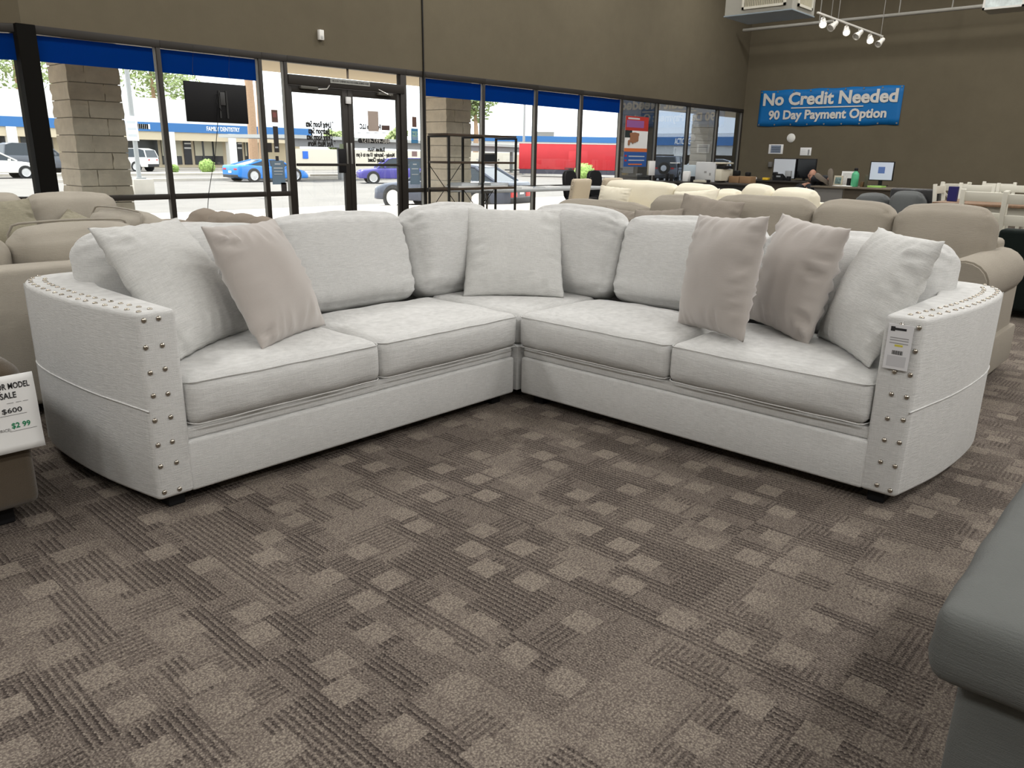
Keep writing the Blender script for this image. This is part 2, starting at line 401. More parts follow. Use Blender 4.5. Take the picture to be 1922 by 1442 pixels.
# ================================================================ THE SETTING
WY, WX = 9.2, 18.4           # inner faces of the window wall and of the banner wall
FZ = 2.37                    # wall starts above the window head
fl = MB().prism([(-5, -7), (WX, -7), (WX, WY+.02), (2.85, WY+.02), (0.3, 11), (-5, 11)], -.12, 0).build('floor', carpet_mat()); fl['kind'] = 'structure'
def sbox(name, lo, hi, m, label=None):
    o = part(name, m, None, lo, hi); o['kind'] = 'structure'
    if label: o['label'] = label
    return o
sbox('wall_right', (WX, -7, 0), (WX+.2, WY+.2, 6), WALL)
sbox('wall_front', (2.85, WY, FZ), (WX, WY+.2, 6), WALL)
sbox('wall_left', (-5.2, -7, 0), (-5, 11, 6), WALL)
sbox('wall_back', (-5.2, -7.2, 0), (WX+.2, -7, 6), WALL)
sbox('ceiling', (-5.2, -7.2, 6), (WX+.2, 11.2, 6.1), CEILM)
# the wall turns outwards at the post
ang = math.atan2(11-WY, .3-2.85); ca, sa = math.cos(ang), math.sin(ang); LEN = math.hypot(11-WY, .3-2.85)
wl = struct('wall_angled'); wl.location = (2.85, WY, 0); wl.rotation_euler = (0, 0, ang)
part('upper_wall', WALL, wl, (0, -.2, FZ), (LEN, 0, 6)); part('end_wall', WALL, wl, (LEN, -.2, 0), (LEN+4.2, 0, 6))
POST = mat('black_post_paint', (0.006, 0.0055, 0.0045), .85, spec=.1)
o = MB().box((2.79, WY-.03, 0), (2.965, WY+.2, FZ)).bevel(.006).build('trim_1', POST); o['kind'] = 'structure'

win_no = [0]
def window(x0, x1, film=True, tint=False, mull=True, rot=None, mat_l=BRONZE):
    """one storefront bay between x0 and x1, its mullion on the right of it"""
    win_no[0] += 1
    wdw = struct('window_%d' % win_no[0], (x0, WY, 0) if rot is None else rot[0])
    if rot is not None: wdw.rotation_euler = (0, 0, rot[1])
    W_ = x1-x0; gm = GLASS_T if tint else GLASS; s = 1 if rot is None else -1
    def yb(a, b): return (min(a*s, b*s), max(a*s, b*s))
    def P(name, m, xa, xb, ya, yb_, za, zb, bev=.004): 
        q = yb(ya, yb_); return part(name, m, wdw, (xa, q[0], za), (xb, q[1], zb), bev)
    if mull:
        P('mullion', mat_l, W_-.05, W_, 0, .09, 0, FZ-.06)
        P('mullion_stop', GREYAL, W_-.062, W_-.05, .015, .06, .12, FZ-.08, 0)
    P('head', mat_l, 0, W_, -.004, .09, FZ-.08, FZ)
    e = W_-.062 if mull else W_
    P('rail', mat_l, 0, e, 0, .09, .64, .70)
    P('sill', mat_l, 0, e, 0, .09, 0, .12)
    P('glass_pane', gm, 0, e, .042, .048, .70, FZ-.08, 0)
    P('glass_pane', gm, 0, e, .042, .048, .12, .64, 0)
    if film: P('blue_film', BLUE_FILM, .012, e-.012, .034, .038, 2.035, FZ-.088, 0)
    return wdw
R_ = [2.965, 4.216, 5.47, 5.826]
window(R_[0], R_[1]); window(R_[1], R_[2]); window(R_[2], R_[3], film=False)
window(7.782, 8.155, film=False)
for a, b_, f, t in ((8.155, 9.423, 1, 0), (9.423, 10.727, 1, 0), (10.727, 12.011, 1, 0), (12.011, 13.299, 1, 0), (13.299, 14.606, 0, 1), (14.606, 15.892, 0, 1), (15.892, 17.205, 0, 1), (17.205, 18.40, 0, 1)):
    window(a, b_, film=bool(f), tint=bool(t))
window(0, 1.25, rot=((2.80, WY+.04, 0), ang)); window(1.25, 2.5, rot=((2.80+1.25*ca, WY+.04+1.25*sa, 0), ang))

# ---- pair of glazed doors with a transom
fr = struct('door_frame', (5.826, WY, 0)); DW = 7.782-5.826
part('head', BRONZE, fr, (0, -.004, FZ-.08), (DW, .09, FZ), .004)
part('transom_bar', BRONZE, fr, (0, -.01, 2.03), (DW-.05, .10, 2.15), .004)
part('jamb', BRONZE, fr, (DW-.11, 0, 0), (DW, .09, FZ-.08), .004)
part('transom_glass', GLASS, fr, (0, .042, 2.15), (DW-.11, .048, FZ-.08))
for i, (xa, xb) in enumerate(((.005, .92), (.926, DW-.115))):
    d = struct('door_%d' % (i+1), (5.826+xa, WY+.02, 0)); w_ = xb-xa
    a_, b_ = (.05, .085) if i == 0 else (.085, .05)
    part('stile', BRONZE, d, (0, 0, .01), (a_, .05, 2.025), .003); part('stile', BRONZE, d, (w_-b_, 0, .01), (w_, .05, 2.025), .003)
    part('top_rail', BRONZE, d, (a_, 0, 1.94), (w_-b_, .05, 2.025), .003); part('bottom_rail', BRONZE, d, (a_, 0, .01), (w_-b_, .05, .22), .003)
    part('push_bar', BRONZE, d, (a_, -.035, 1.02), (w_-b_, .0, 1.055), .006)
    part('glass_pane', GLASS, d, (a_, .022, .22), (w_-b_, .028, 1.94))
    # closer: body and arm
    c = part('closer', mat('closer_paint', (.10, .095, .08), .5), d, (.16 if i == 0 else w_-.42, -.05, 1.985), (.42 if i == 0 else w_-.16, 0, 2.02), .006)
    MB().tube([(.40 if i == 0 else w_-.18, -.03, 1.99), (.52 if i == 0 else w_-.30, -.10, 2.0), (.62 if i == 0 else w_-.40, -.02, 2.06)], .008, 6).build('closer_arm', mat('closer_arm_metal', (.55, .54, .5), .35, metal=.8), c)
    if i == 0:
        part('lock_case', BLACK, d, (w_-.20, -.03, .93), (w_-.085, 0, 1.25), .006); part('lock_plate', mat('dull_steel', (.35, .35, .33), .4, metal=.6), d, (w_-.055, -.006, 1.05), (w_-.03, 0, 1.33), .001)
    else:
        part('lock_plate', MATS['dull_steel'], d, (.015, -.006, 1.05), (.04, 0, 1.33), .001)
        part('latch_box', PAPER, d, (-.045, -.03, 1.84), (.035, .0, 1.93), .006)
WDARK = mat('window_lettering', (.02, .019, .018), .7)
def glass_text(body, px, py, size, width_px=None, name='lettering', parent=None, mirror=True, m=WDARK, bold=.055):
    p = aty(px, py, WY+.045); wd = None
    if width_px: wd = aty(px+width_px/2, py, WY+.045).x - aty(px-width_px/2, py, WY+.045).x
    return text_obj(body, size, m, name, parent, face_y(p.x, WY+.040, p.z), mirror=mirror, bold=bold, width=wd)
t = thing('door_lettering', 'reversed dark list of room sets lettered on the left door glass', 'lettering')
for s_, px, py, wp in (('* Living Room Sets', 600, 234, 52), ('* Bedroom Sets', 601, 246.5, 45), ('* Dining Room Sets', 602, 258, 53), ('* And Much More', 604, 270, 52)):
    glass_text(s_, px, py, .105, wp, parent=t)
t = thing('door_lettering', 'reversed business hours and telephone number lettered on the right door glass', 'lettering')
for s_, px, py, wp, sz in (('Furniture LLC', 695, 238.5, 40, .09), ('Business Hours', 706, 281, 32, .08), ('Monday - Saturday 10 am to 6 pm', 705, 291, 72, .075), ('Sunday Closed', 706, 300.5, 31, .08)):
    glass_text(s_, px, py, sz, wp, parent=t)
for px0, px1 in ((674, 688), (691, 702), (706, 718), (721, 732)):      # a line too small to read
    q0, q1 = aty(px0, 249, WY), aty(px1, 250.5, WY); part('small_print', WDARK, t, (q0.x, WY+.040, q1.z), (q1.x, WY+.0415, q0.z))
p0, p1 = aty(675, 259.5, WY), aty(735.5, 270, WY)
def pill(name, m, parent, x0, x1, z0, z1, y):
    r = (z1-z0)/2; pts = []
    for k in range(9): a = -PI/2 - PI*k/8; pts.append((x0+r+r*math.cos(a), (z0+z1)/2+r*math.sin(a)))
    for k in range(9): a = PI/2 - PI*k/8; pts.append((x1-r+r*math.cos(a), (z0+z1)/2+r*math.sin(a)))
    return MB().prism(pts, y, y+.0015, 'y').build(name, m, parent)
pill('phone_panel', WDARK, t, p0.x, p1.x, p1.z, p0.z, WY+.041)
glass_text('480-497-4157', 705, 265, .085, 54, parent=t, m=mat('pale_lettering', (.62, .6, .56), .7), bold=.0).location.y -= .003
a_, b_ = aty(719.5, 235, WY), aty(735, 245, WY); part('emblem', mat('brown_emblem', (.10, .06, .05), .7), t, (a_.x, WY+.04, b_.z), (b_.x, WY+.0415, a_.z))

def decal(name, label, cat, x0, y0, x1, y1, m, group=None, dy=.036, th=.002, bits=()):
    a, b_ = aty(x0, y0, WY+dy), aty(x1, y1, WY+dy)
    t = thing(name, label, cat, (a.x, WY+dy, b_.z), 0, group); W_, H_ = b_.x-a.x, a.z-b_.z
    part('sheet', m, t, (0, 0, 0), (W_, th, H_))
    for k, (u0, v0, u1, v1, mm) in enumerate(bits): part('print', mm, t, (u0*W_, -.001-.0007*k, (1-v1)*H_), (u1*W_, 0, (1-v0)*H_))
    return t, W_, H_
BR_ST = mat('brown_sticker', (.13, .07, .055), .7); DK_ST = mat('dark_sticker', (.035, .03, .03), .6); BLU_ST = mat('blue_grey_sign', (.16, .23, .30), .7)
SKY_ST = mat('bright_blue_sign', (.06, .22, .42), .6); TAN_ST = mat('tan_paper', (.44, .36, .31), .8)
LT = mat('pale_print', (.55, .58, .6), .7)
decal('window_sticker', 'small reddish-brown sticker on the sidelight beside the television', 'sticker', 509, 206, 522, 230, BR_ST, bits=((.2, .2, .8, .6, mat('faded_red', (.25, .09, .08), .7)),))
decal('window_sticker', 'tall dark notice on the sidelight beside the television', 'sticker', 512, 237, 524.5, 286, DK_ST, bits=((.2, .78, .8, .84, LT),))
decal('window_sticker', 'tiny dark label just above the grey-blue notice', 'sticker', 517, 293, 523.5, 302, DK_ST)
decal('window_notice', 'grey-blue printed notice low on the sidelight left of the doors', 'notice', 509, 302, 536, 346, BLU_ST, bits=((.25, .1, .7, .16, LT), (.15, .28, .85, .33, LT), (.15, .42, .85, .46, LT), (.15, .55, .8, .58, LT)))
decal('window_sticker', 'black box label under the grey-blue notice by the doors', 'sticker', 527.5, 343, 539, 361, DK_ST)
decal('window_sticker', 'black padlock-shaped sticker beside the mullion left of the doors', 'sticker', 501, 268, 511, 286, DK_ST)
decal('window_sticker', 'brown sticker at the top of the sidelight right of the doors', 'sticker', 773.5, 219, 782, 239, BR_ST)
t, W_, H_ = decal('window_notice', 'blue notice with a green and white NO on the sidelight right of the doors', 'notice', 771.5, 241, 785, 269, SKY_ST, bits=((.12, .2, .88, .55, mat('pale_green_print', (.38, .55, .42), .7)), (.12, .6, .88, .64, LT), (.12, .7, .88, .74, LT)))
text_obj('NO', H_*.3, SKY_ST, 'lettering', t, face_y(W_/2, -.002, H_*.62), bold=.02)
decal('window_sticker', 'small pinkish sticker above the large blue-grey notice', 'sticker', 773, 284, 783, 294, mat('pink_sticker', (.42, .30, .30), .7))
decal('window_notice', 'large blue-grey notice low on the sidelight right of the doors', 'notice', 769.5, 303, 788, 346, BLU_ST, bits=((.3, .1, .7, .15, LT), (.15, .3, .85, .34, LT), (.15, .55, .85, .58, LT)))
decal('paper_sheet', 'plain tan sheet of paper taped inside the right door glass', 'paper', 690, 208, 711, 247, TAN_ST)
decal('window_sticker', 'green and grey sticker above the door lock case', 'sticker', 637, 270, 648, 280, mat('green_grey', (.25, .30, .2), .7))
# header sign over the doors
a, b_ = aty(619, 152, WY), aty(693, 164, WY)
t = thing('door_header_sign', 'narrow grey header sign above the double doors with a line of small capitals', 'sign', (a.x, WY-.016, b_.z+.01))
W_, H_ = b_.x-a.x, .055; part('plate', mat('sign_plate', (.34, .34, .31), .6), t, (0, 0, 0), (W_, .006, H_))
text_obj('THIS DOOR TO REMAIN UNLOCKED DURING BUSINESS HOURS', .04, INK, 'lettering', t, face_y(W_/2, -.001, H_/2), width=W_*.95)
p = aty(652, 139, WY+.045); tag(text_obj('1', .17, mat('brown_numeral', (.16, .13, .10), .7), 'suite_number', None, face_y(p.x, WY+.040, p.z), mirror=True, bold=.06), 'brown numeral seen reversed on the glass above the doors', 'number')

# poster on the tinted pane
t, W_, H_ = decal('poster', 'red, white and blue advertising poster taped to the tinted window', 'poster', 1175, 217, 1212, 313, PAPER, bits=(
    (0, 0, 1, .28, mat('poster_red', (.45, .035, .025), .6)), (.05, .08, .8, .22, mat('poster_purple', (.28, .10, .30), .6)), (.1, .03, .6, .06, LT),
    (0, .28, .3, .42, mat('poster_dark_sleeve', (.02, .03, .03), .6)), (0, .63, 1, .7, mat('poster_orange', (.65, .17, .05), .6)),
    (0, .7, 1, 1, mat('poster_blue', (.03, .10, .33), .6)), (.2, .78, .9, .80, LT), (.2, .86, .9, .88, LT), (.03, .765, .12, .8, MATS['poster_red']), (.03, .86, .12, .895, MATS['poster_red']), (.2, .94, .8, .965, MATS['poster_orange'])))
SKIN_P = mat('poster_hand', (.32, .15, .08), .6); hb = MB()
for (u0, v0, u1, v1) in ((.22, .36, .30, .50), (.30, .34, .40, .52), (.40, .33, .50, .50), (.5, .36, .58, .48), (.2, .33, .6, .38), (.14, .48, .22, .56)):
    pts = [(u0*W_, (1-v1)*H_), ((u0+u1)/2*W_, (1-v1-.02)*H_), (u1*W_, (1-v1)*H_), (u1*W_, (1-v0)*H_), ((u0+u1)/2*W_, (1-v0+.015)*H_), (u0*W_, (1-v0)*H_)]
    hb.prism(pts, -.0105-.0006*u0, -.0005, 'y')
hb.build('hand_print', SKIN_P, t)

# ================================================================ SECTIONAL SOFA
SX, SY = 2.79, 2.487
sofa = thing('sectional_sofa', 'ivory L-shaped sectional sofa with nailhead-trimmed curved arms on patterned carpet', 'sofa', (SX, SY, 0))
def half(right):
    """one wing: s runs from the inner corner to the arm, d from the front to the back"""
    XY = (lambda s_, d_: (d_, -s_)) if right else (lambda s_, d_: (-s_, d_))
    def poly(pts): return [XY(*p) for p in pts]
    def pris(name, pts, z0, z1, bev=.01, m=WHITE_FAB, seg=3, parent=sofa):
        b = MB().prism(poly(pts), z0, z1)
        if bev: b.bevel(bev, seg)
        return b.build(name, m, parent, smooth=True, ang=50)
    pris('base', [(.022, 0), (1.70, 0), (1.70, .95), (.022, .95)], .05, .236, .012)
    pris('deck_rail', [(.026, .014), (1.70, .014), (1.70, .95), (.026, .95)], .236, .284, .010)
    # arm: curved outer line, wrapping round into the back
    outer = []
    P4 = [(1.815, 0), (1.835, .10), (1.868, .30), (1.886, .52), (1.888, .74), (1.868, .90), (1.815, 1.01), (1.73, 1.062), (1.62, 1.075)]
    for i in range(len(P4)-1):          # Catmull-Rom
        p0_, p1_, p2_, p3_ = [Vector(P4[max(0, min(len(P4)-1, i+k))]) for k in (-1, 0, 1, 2)]
        for q in range(4):
            t_ = q/4; outer.append(.5*((2*p1_)+(-p0_+p2_)*t_+(2*p0_-5*p1_+4*p2_-p3_)*t_*t_+(-p0_+3*p1_-3*p2_+p3_)*t_**3))
    outer.append(Vector(P4[-1]))
    def off(k, a): 
        d_ = (outer[min(k+1, len(outer)-1)]-outer[max(k-1, 0)]).normalized(); nrm = Vector((-d_.y, d_.x))
        return outer[k] + nrm*a
    TH = .128
    inner = [Vector((1.688, 0)), Vector((1.692, .30)), Vector((1.692, .60)), Vector((1.66, .76)), Vector((1.58, .84)), Vector((1.50, .87)), Vector((1.40, .90)), Vector((1.40, 1.075))]
    arm = pris('arm', [tuple(p) for p in outer] + [tuple(p) for p in inner[::-1]], .05, .70, .016, seg=3)
    # nailheads along the top (two rows) and down the front (two columns)
    nm = MB().lathe([(0.0, .0062), (.0045, .0055), (.0078, .0035), (.0092, 0.0)], 10).build('nailhead', NAIL, arm, smooth=True, ang=180)
    tpl = nm; first = [True]
    def nail(pos, rot):
        o_ = tpl if first[0] else link(bpy.data.objects.new('nailhead', tpl.data), arm)
        first[0] = False; o_.location = pos; o_.rotation_euler = rot
    cum = [0]
    for a_, b_ in zip(outer, outer[1:]): cum.append(cum[-1]+(b_-a_).length)
    def along(dist, a):
        for k in range(len(cum)-1):
            if cum[k+1] >= dist:
                t_ = (dist-cum[k])/(cum[k+1]-cum[k]); return off(k, a).lerp(off(k+1, a), t_)
        return off(len(outer)-1, a)
    rnd = random.Random(3 if right else 5)
    for a, st in ((.022, .02), (.070, .035)):
        n_ = 18
        for k in range(n_):
            p = along(st + k*(1.06-st)/(n_-1)*(1 if a < .05 else .90) + rnd.uniform(-.004, .004), a)
            nail((*XY(p.x, p.y), .6998), (0, 0, 0))
    for k in range(8):
        z = .672 - k*.0835 if k < 7 else .078
        for s_ in (1.797, 1.747):
            p = XY(s_ + rnd.uniform(-.003, .003), 0)
            nail((p[0], p[1], z+rnd.uniform(-.004, .004)), (PI/2, 0, 0) if not right else (0, -PI/2, 0))
    # welt across the outside of the arm, upright seam behind it
    wp = [(*XY(*off(k, -.001)), .372+.012*math.sin(k/len(outer)*3)) for k in range(len(outer)-4)]
    MB().tube(wp, .003, 6).build('welt', WHITE_FAB, arm, smooth=True, ang=180)
    k = 20; MB().tube([(*XY(*off(k, -.0005)), .06), (*XY(*off(k, -.0005)), .695)], .0022, 5).build('seam', WHITE_FAB, arm, smooth=True)
    pris('back_frame', [(1.40, .90), (1.40, 1.075), (-1.075, 1.075), (-.90, .90)], .05, .70, .02)
    # feet
    for s_, d_ in ((1.74, .07), (1.70, .92), (.10, .08), (.9, .95)):
        x, y = XY(s_, d_); MB().prism([(x-.03, y-.03), (x+.03, y-.03), (x+.03, y+.03), (x-.03, y+.03)], 0, .052).bevel(.004).build('leg', BLACK, sofa)
    # seat cushions
    Rz = Matrix.Rotation(-PI/2, 4, 'Z') if right else Matrix.Identity(4)
    def place(s_c, d_c, z_c, extra=None):
        x, y = XY(s_c, d_c); M = Matrix.Translation((x, y, z_c)) @ Rz
        return M @ extra if extra is not None else M
    for i, (s0, s1) in enumerate(((.006, .858), (.862, 1.684))):
        c = soft_box('seat_cushion', WHITE_FAB, sofa, (s1-s0, .665, .168), .036, (.004, .016, .022), .026, .0, 3+i+5*right, place((s0+s1)/2, .320, .371), noise_amp=.006)
        # piping round the front top edge
        xa = (s1-s0)/2-.028; hwd = (s1-s0)/2-.002
        for zz in (.072, -.076):
            line = [(-hwd, -.25, zz*.97), (-hwd, -.30, zz*.98), (-hwd+.010, -.322, zz)] + [(u*xa, -.3345-.012*(1-u*u)*(1-(zz/.084)**2), zz+.003*noise.noise(Vector((u*3, zz*9, i)))) for u in [q/12-1 for q in range(25)]] + [(hwd-.010, -.322, zz), (hwd, -.30, zz*.98), (hwd, -.25, zz*.97)]
            MB().tube([place((s0+s1)/2, .320, .371) @ Vector(p) for p in line], .0026, 6).build('piping', WHITE_FAB, c, smooth=True, ang=180)
    # back cushions, leaning
    for i, (sc, wd, ht, tilt, dd, zz) in enumerate(((.475, .79, .475, 17, .715, .446), (1.285, .83, .455, 17, .725, .446))):
        rot = Matrix.Rotation(-math.radians(tilt), 4, 'X') @ Matrix.Translation((0, 0, ht/2))
        soft_box('back_cushion', WHITE_FAB, sofa, (wd, .20, ht), .075, (.01, .045, .012), .022, .012, 11+i*3+7*right, place(sc, dd, zz, rot), noise_amp=.008, slouch=.02)
    rot = Matrix.Rotation(-math.radians(15), 4, 'X') @ Matrix.Translation((0, 0, .245))
    soft_box('corner_back_cushion', WHITE_FAB, sofa, (.66, .21, .495), .085, (.01, .045, .012), .022, .014, 31+7*right, place(-.26, .70, .448, rot), noise_amp=.009, slouch=.03)
half(False); half(True)
MB().prism([(0.01, 0.01), (.95, .01), (.95, .95), (.01, .95)], .05, .284).bevel(.01).build('corner_base', WHITE_FAB, sofa, smooth=True)
soft_box('corner_seat_cushion', WHITE_FAB, sofa, (.67, .67, .165), .035, (.0, .0, .012), .03, 0, 2, Matrix.Translation((.355, .355, .368)), noise_amp=.004)

def throw(name, label, c, X, Z, w_, h_, t_, m, seed, group=None):
    X, Z = Vector(X).normalized(), Vector(Z).normalized(); Z = (Z - X*X.dot(Z)).normalized(); Y = Z.cross(X)
    me = pillow_mesh(name, m, w_, h_, t_, seed); M = Matrix((X, Y, Z)).transposed().to_4x4(); M.translation = Vector(c)
    o_ = link(bpy.data.objects.new(name, me)); o_.matrix_world = M
    if label: tag(o_, label, 'pillow', group)
    return o_
G = 'throw pillows on the ivory sectional'
throw('throw_pillow', 'large ivory throw pillow leaning over the arm beside the taupe pillow, window side', (1.335, 2.965, .70), (.834, .552, -.009), (-.294, .458, .839), .555, .55, .20, PIL_WHITE, 1, G)
throw('throw_pillow', 'taupe velvet throw pillow on the window-side wing of the sectional', (1.655, 2.847, .694), (.886, .464, -.011), (-.195, .393, .899), .51, .51, .20, PIL_TAUPE, 2, G)
throw('throw_pillow', 'ivory square throw pillow standing upright in the corner of the sectional', (3.206, 2.9, .685), (.68, -.734, .003), (.396, .371, .84), .555, .545, .17, PIL_WHITE, 3, G)
throw('throw_pillow', 'taupe velvet pillow on the tagged wing of the sectional, nearer its corner', (3.064, 1.57, .722), (-.475, -.875, .06), (.191, .005, .982), .51, .51, .19, PIL_TAUPE, 4, G)
throw('throw_pillow', 'taupe pillow between the other taupe pillow and the ivory pillow by the tagged arm', (3.29, 1.335, .715), (-.567, -.82, -.05), (.136, -.19, .972), .50, .50, .19, PIL_TAUPE, 5, G)
throw('throw_pillow', 'ivory throw pillow leaning against the arm with the hang tag', (3.182, .965, .703), (-.735, -.678, -.015), (.251, -.293, .922), .51, .51, .20, PIL_WHITE, 6, G)

# hang tag on the arm front
t = thing('hang_tag', 'white printed price hang tag on the front of the nailhead arm', 'tag', (SX-.011, SY-1.748, .595))
b = MB().box((-.0012, -.040, -.078), (.0012, .040, .078)).build('card', mat('tag_card', (.72, .72, .74), .35), t)
for (y0, y1, z0, z1, mm) in ((.02, .038-.02, .055, .07, INK), (-.018, .022, .058, .066, INK), (-.03, .03, .03, .033, INKG), (-.03, .03, .022, .025, INKG), (-.03, .03, .012, .015, INKG), (-.014, .012, .002, .009, mat('yellow_price', (.62, .55, .08), .5)), (-.03, .03, -.068, -.03, mat('tag_grey', (.55, .55, .57), .5))):
    if y1 - y0 > .001: part('print', mm, t, (-.0017, y0, z0), (-.0012, y1, z1))
for k in range(14): part('barcode_bar', INK, t, (-.0018, -.017+k*.0025, -.026), (-.0012, -.017+k*.0025+(.0016 if k % 3 else .0009), -.012))
part('logo', INK, t, (-.0018, .018, .054), (-.0012, .032, .070)); MB().tube([(0, 0, .076), (.006, 0, .085), (.0125, 0, .0885)], .001, 4).build('string', PAPER, t)

# ================================================================ OTHER SEATING
def couch(name, label, loc, rz, L, D, m, back_h=.70, arm_h=.62, arm='box', cushions=(), seat_n=2, seat_z=.45, leg_h=.06, arm_w=.2, cush_m=None, welt=False, group=None, tilt=14, seed=0, wr=.009, cat='sofa', cd=None, nz=.014):
    """sofa in local axes: x along its length, front at -y"""
    t = thing(name, label, cat, loc, rz, group); cm = cush_m or m
    y0, y1 = -D/2, D/2
    MB().box((-L/2+.02, y0+.03, leg_h), (L/2-.02, y1-.02, .28)).bevel(.015).build('base', m, t, smooth=True)
    bi = .16 if arm == 'roll' else .01
    MB().box((-L/2+bi, y1-.20, leg_h), (L/2-bi, y1, back_h)).bevel(.03, 3).build('back_frame', m, t, smooth=True)
    if arm:
        for sx in (-1, 1):
            xa, xb = sorted((sx*L/2, sx*(L/2-arm_w)))
            if arm == 'box': soft_box('arm', m, t, (arm_w, D-.06, arm_h-leg_h), .04, (.01, .0, .015), .06, 0, seed, Matrix.Translation(((xa+xb)/2, -.02, (arm_h+leg_h)/2)))
            else:
                xc, r = sx*(L/2-arm_w*.62), .135; zc = arm_h-r
                a = MB().box((xa+.05 if sx < 0 else xa+.01, y0+.06, leg_h), (xb-.01 if sx < 0 else xb-.05, y1-.04, zc)).bevel(.02)
                a.tube([(xc, y0+.05, zc), (xc, y0+.10, zc), (xc, y1-.12, zc), (xc, y1-.06, zc)], r, 20, rr=[r*.93, r, r, r*.92])
                a = a.build('arm', m, t, smooth=True, ang=60)
                MB().tube([(xc, y0+.03, zc), (xc, y0+.052, zc)], r*.86, 20).box((xc-.07, y0+.03, leg_h), (xc+.07, y0+.052, zc)).build('arm_panel', m, a, smooth=True, ang=60)
    aw = arm_w if arm else .02; il = L-2*aw
    for k in range(seat_n):
        xa = -L/2+aw+il*k/seat_n
        soft_box('seat_cushion', cm, t, (il/seat_n-.006, D-.24, seat_z-.27), .045, (.005, .012, .02), .06, 0, seed+k, Matrix.Translation((xa+il/seat_n/2, -.11, (seat_z+.27)/2)), noise_amp=.006)
    for k, (xa, xb, zt, th) in enumerate(cushions):
        h_ = (zt-.40)/math.cos(math.radians(tilt)); yb_ = y1-.20-th*.62 - (h_*.35)*math.tan(math.radians(tilt)) if cd is None else cd
        M = Matrix.Translation(((xa+xb)/2, yb_, .40)) @ Matrix.Rotation(-math.radians(tilt), 4, 'X') @ Matrix.Translation((0, 0, h_/2))
        c = soft_box('back_cushion', cm, t, (xb-xa-.004, th, h_), min(.085, th*.42), (.012, .04, .012), .035, wr, seed*5+k*3+1, M, noise_amp=nz, slouch=.02)
        if welt:
            hw = (xb-xa)/2-.03; hh = h_/2; pts = [(-hw, -th*.42, 0), (-hw, -th*.42, hh*.75), (-hw*.93, -th*.40, hh*.96)] + [(hw*(q/6-1), -th*.38, hh*.99+.010*(1-(q/6-1)**2)) for q in range(1, 12)] + [(hw*.93, -th*.40, hh*.96), (hw, -th*.42, hh*.75), (hw, -th*.42, 0)]
            MB().tube([M @ Vector(p) for p in pts], .0065, 6).build('piping', cm, c, smooth=True, ang=180)
    for sx in (-1, 1):
        for yy in (y0+.12, y1-.10):
            x = sx*(L/2-.12); MB().box((x-.03, yy-.03, 0), (x+.03, yy+.03, leg_h+.01)).bevel(.004).build('leg', BLACK, t)
    return t

# stone coloured rolled-arm sofa facing the sectional's back
def tl(ys, zt, th=.24, cy=0): return [((cy-b_), (cy-a), z, th) for (a, b_), z in zip(ys, zt)]
cy = 2.62
couch('rolled_arm_sofa', 'stone beige sofa with rolled arms and plump back cushions behind the sectional', (4.93, cy, 0), -PI/2, 3.66, 1.02, TAUPE_S, .78, .735, 'roll',
      tl(((.95, 1.48), (1.48, 1.98), (1.98, 2.68), (2.68, 3.20), (3.2, 4.1)), (.955, .95, .955, .93, .86), .27, cy), 4, arm_w=.24, seed=4, wr=.012, tilt=11)
TP2 = fabric('mushroom_fabric', (0.27, 0.237, 0.20), slub=.03, mottle=.08)
G = 'pillows heaped on the stone beige sofa'
def lean(name, label, px, py, x, w_, h_, t_, m, seed, yaw=0.0, tilt=20, roll=0, group=None, cat='pillow'):
    c = atx(px, py, x); M = Matrix.Rotation(-PI/2+yaw, 4, 'Z') @ Matrix.Rotation(-math.radians(tilt), 4, 'X') @ Matrix.Rotation(math.radians(roll), 4, 'Y')
    o_ = throw(name, None, c, M.col[0].xyz, M.col[2].xyz, w_, h_, t_, m, seed); tag(o_, label, cat, group); return o_
lean('throw_pillow', 'mushroom grey pillow with a pinched top corner on the stone beige sofa', 1318, 438, 4.74, .44, .50, .18, TP2, 21, .12, 22, 6, G)
lean('throw_pillow', 'mushroom grey pillow slumped beside another on the stone beige sofa', 1225, 451, 4.58, .36, .46, .15, TP2, 22, .1, 28, -5, G)
lean('throw_pillow', 'low crumpled mushroom pillow at the corner end of the stone beige sofa', 1150, 441, 4.74, .36, .42, .15, TP2, 23, -.1, 30, 4, G)

# cream sofa further back
cy2 = 4.85
def yx(px, x): return atx(px, 350, x).y
X2 = 8.35
sp_ = [yx(1128, X2), yx(1258, X2), yx(1335, X2), yx(1385, X2), yx(1442, X2), yx(1527, X2)]
couch('cream_sofa', 'cream slipcovered sofa with loose back cushions in front of the counters', (8.35, (sp_[0]+sp_[-1])/2, 0), -PI/2, sp_[0]-sp_[-1]+.36, 1.0, CREAM, .76, .60, 'box',
      [(((sp_[0]+sp_[-1])/2-a), ((sp_[0]+sp_[-1])/2-b_), z, .26) for a, b_, z in zip(sp_[:-1], sp_[1:], (.915, .905, .86, .925, .905))], 3, seed=9, arm_w=.18, tilt=8, wr=.012)
lean('throw_pillow', 'cream square pillow at the window end of the cream sofa', 1150, 381, 8.0, .44, .40, .16, CREAM, 31, .1, 14, 3, 'cream pillows')
lean('throw_pillow', 'cream pillow leaning in the middle of the cream sofa', 1300, 389, 7.95, .62, .40, .18, CREAM, 32, -.15, 22, -6, 'cream pillows')

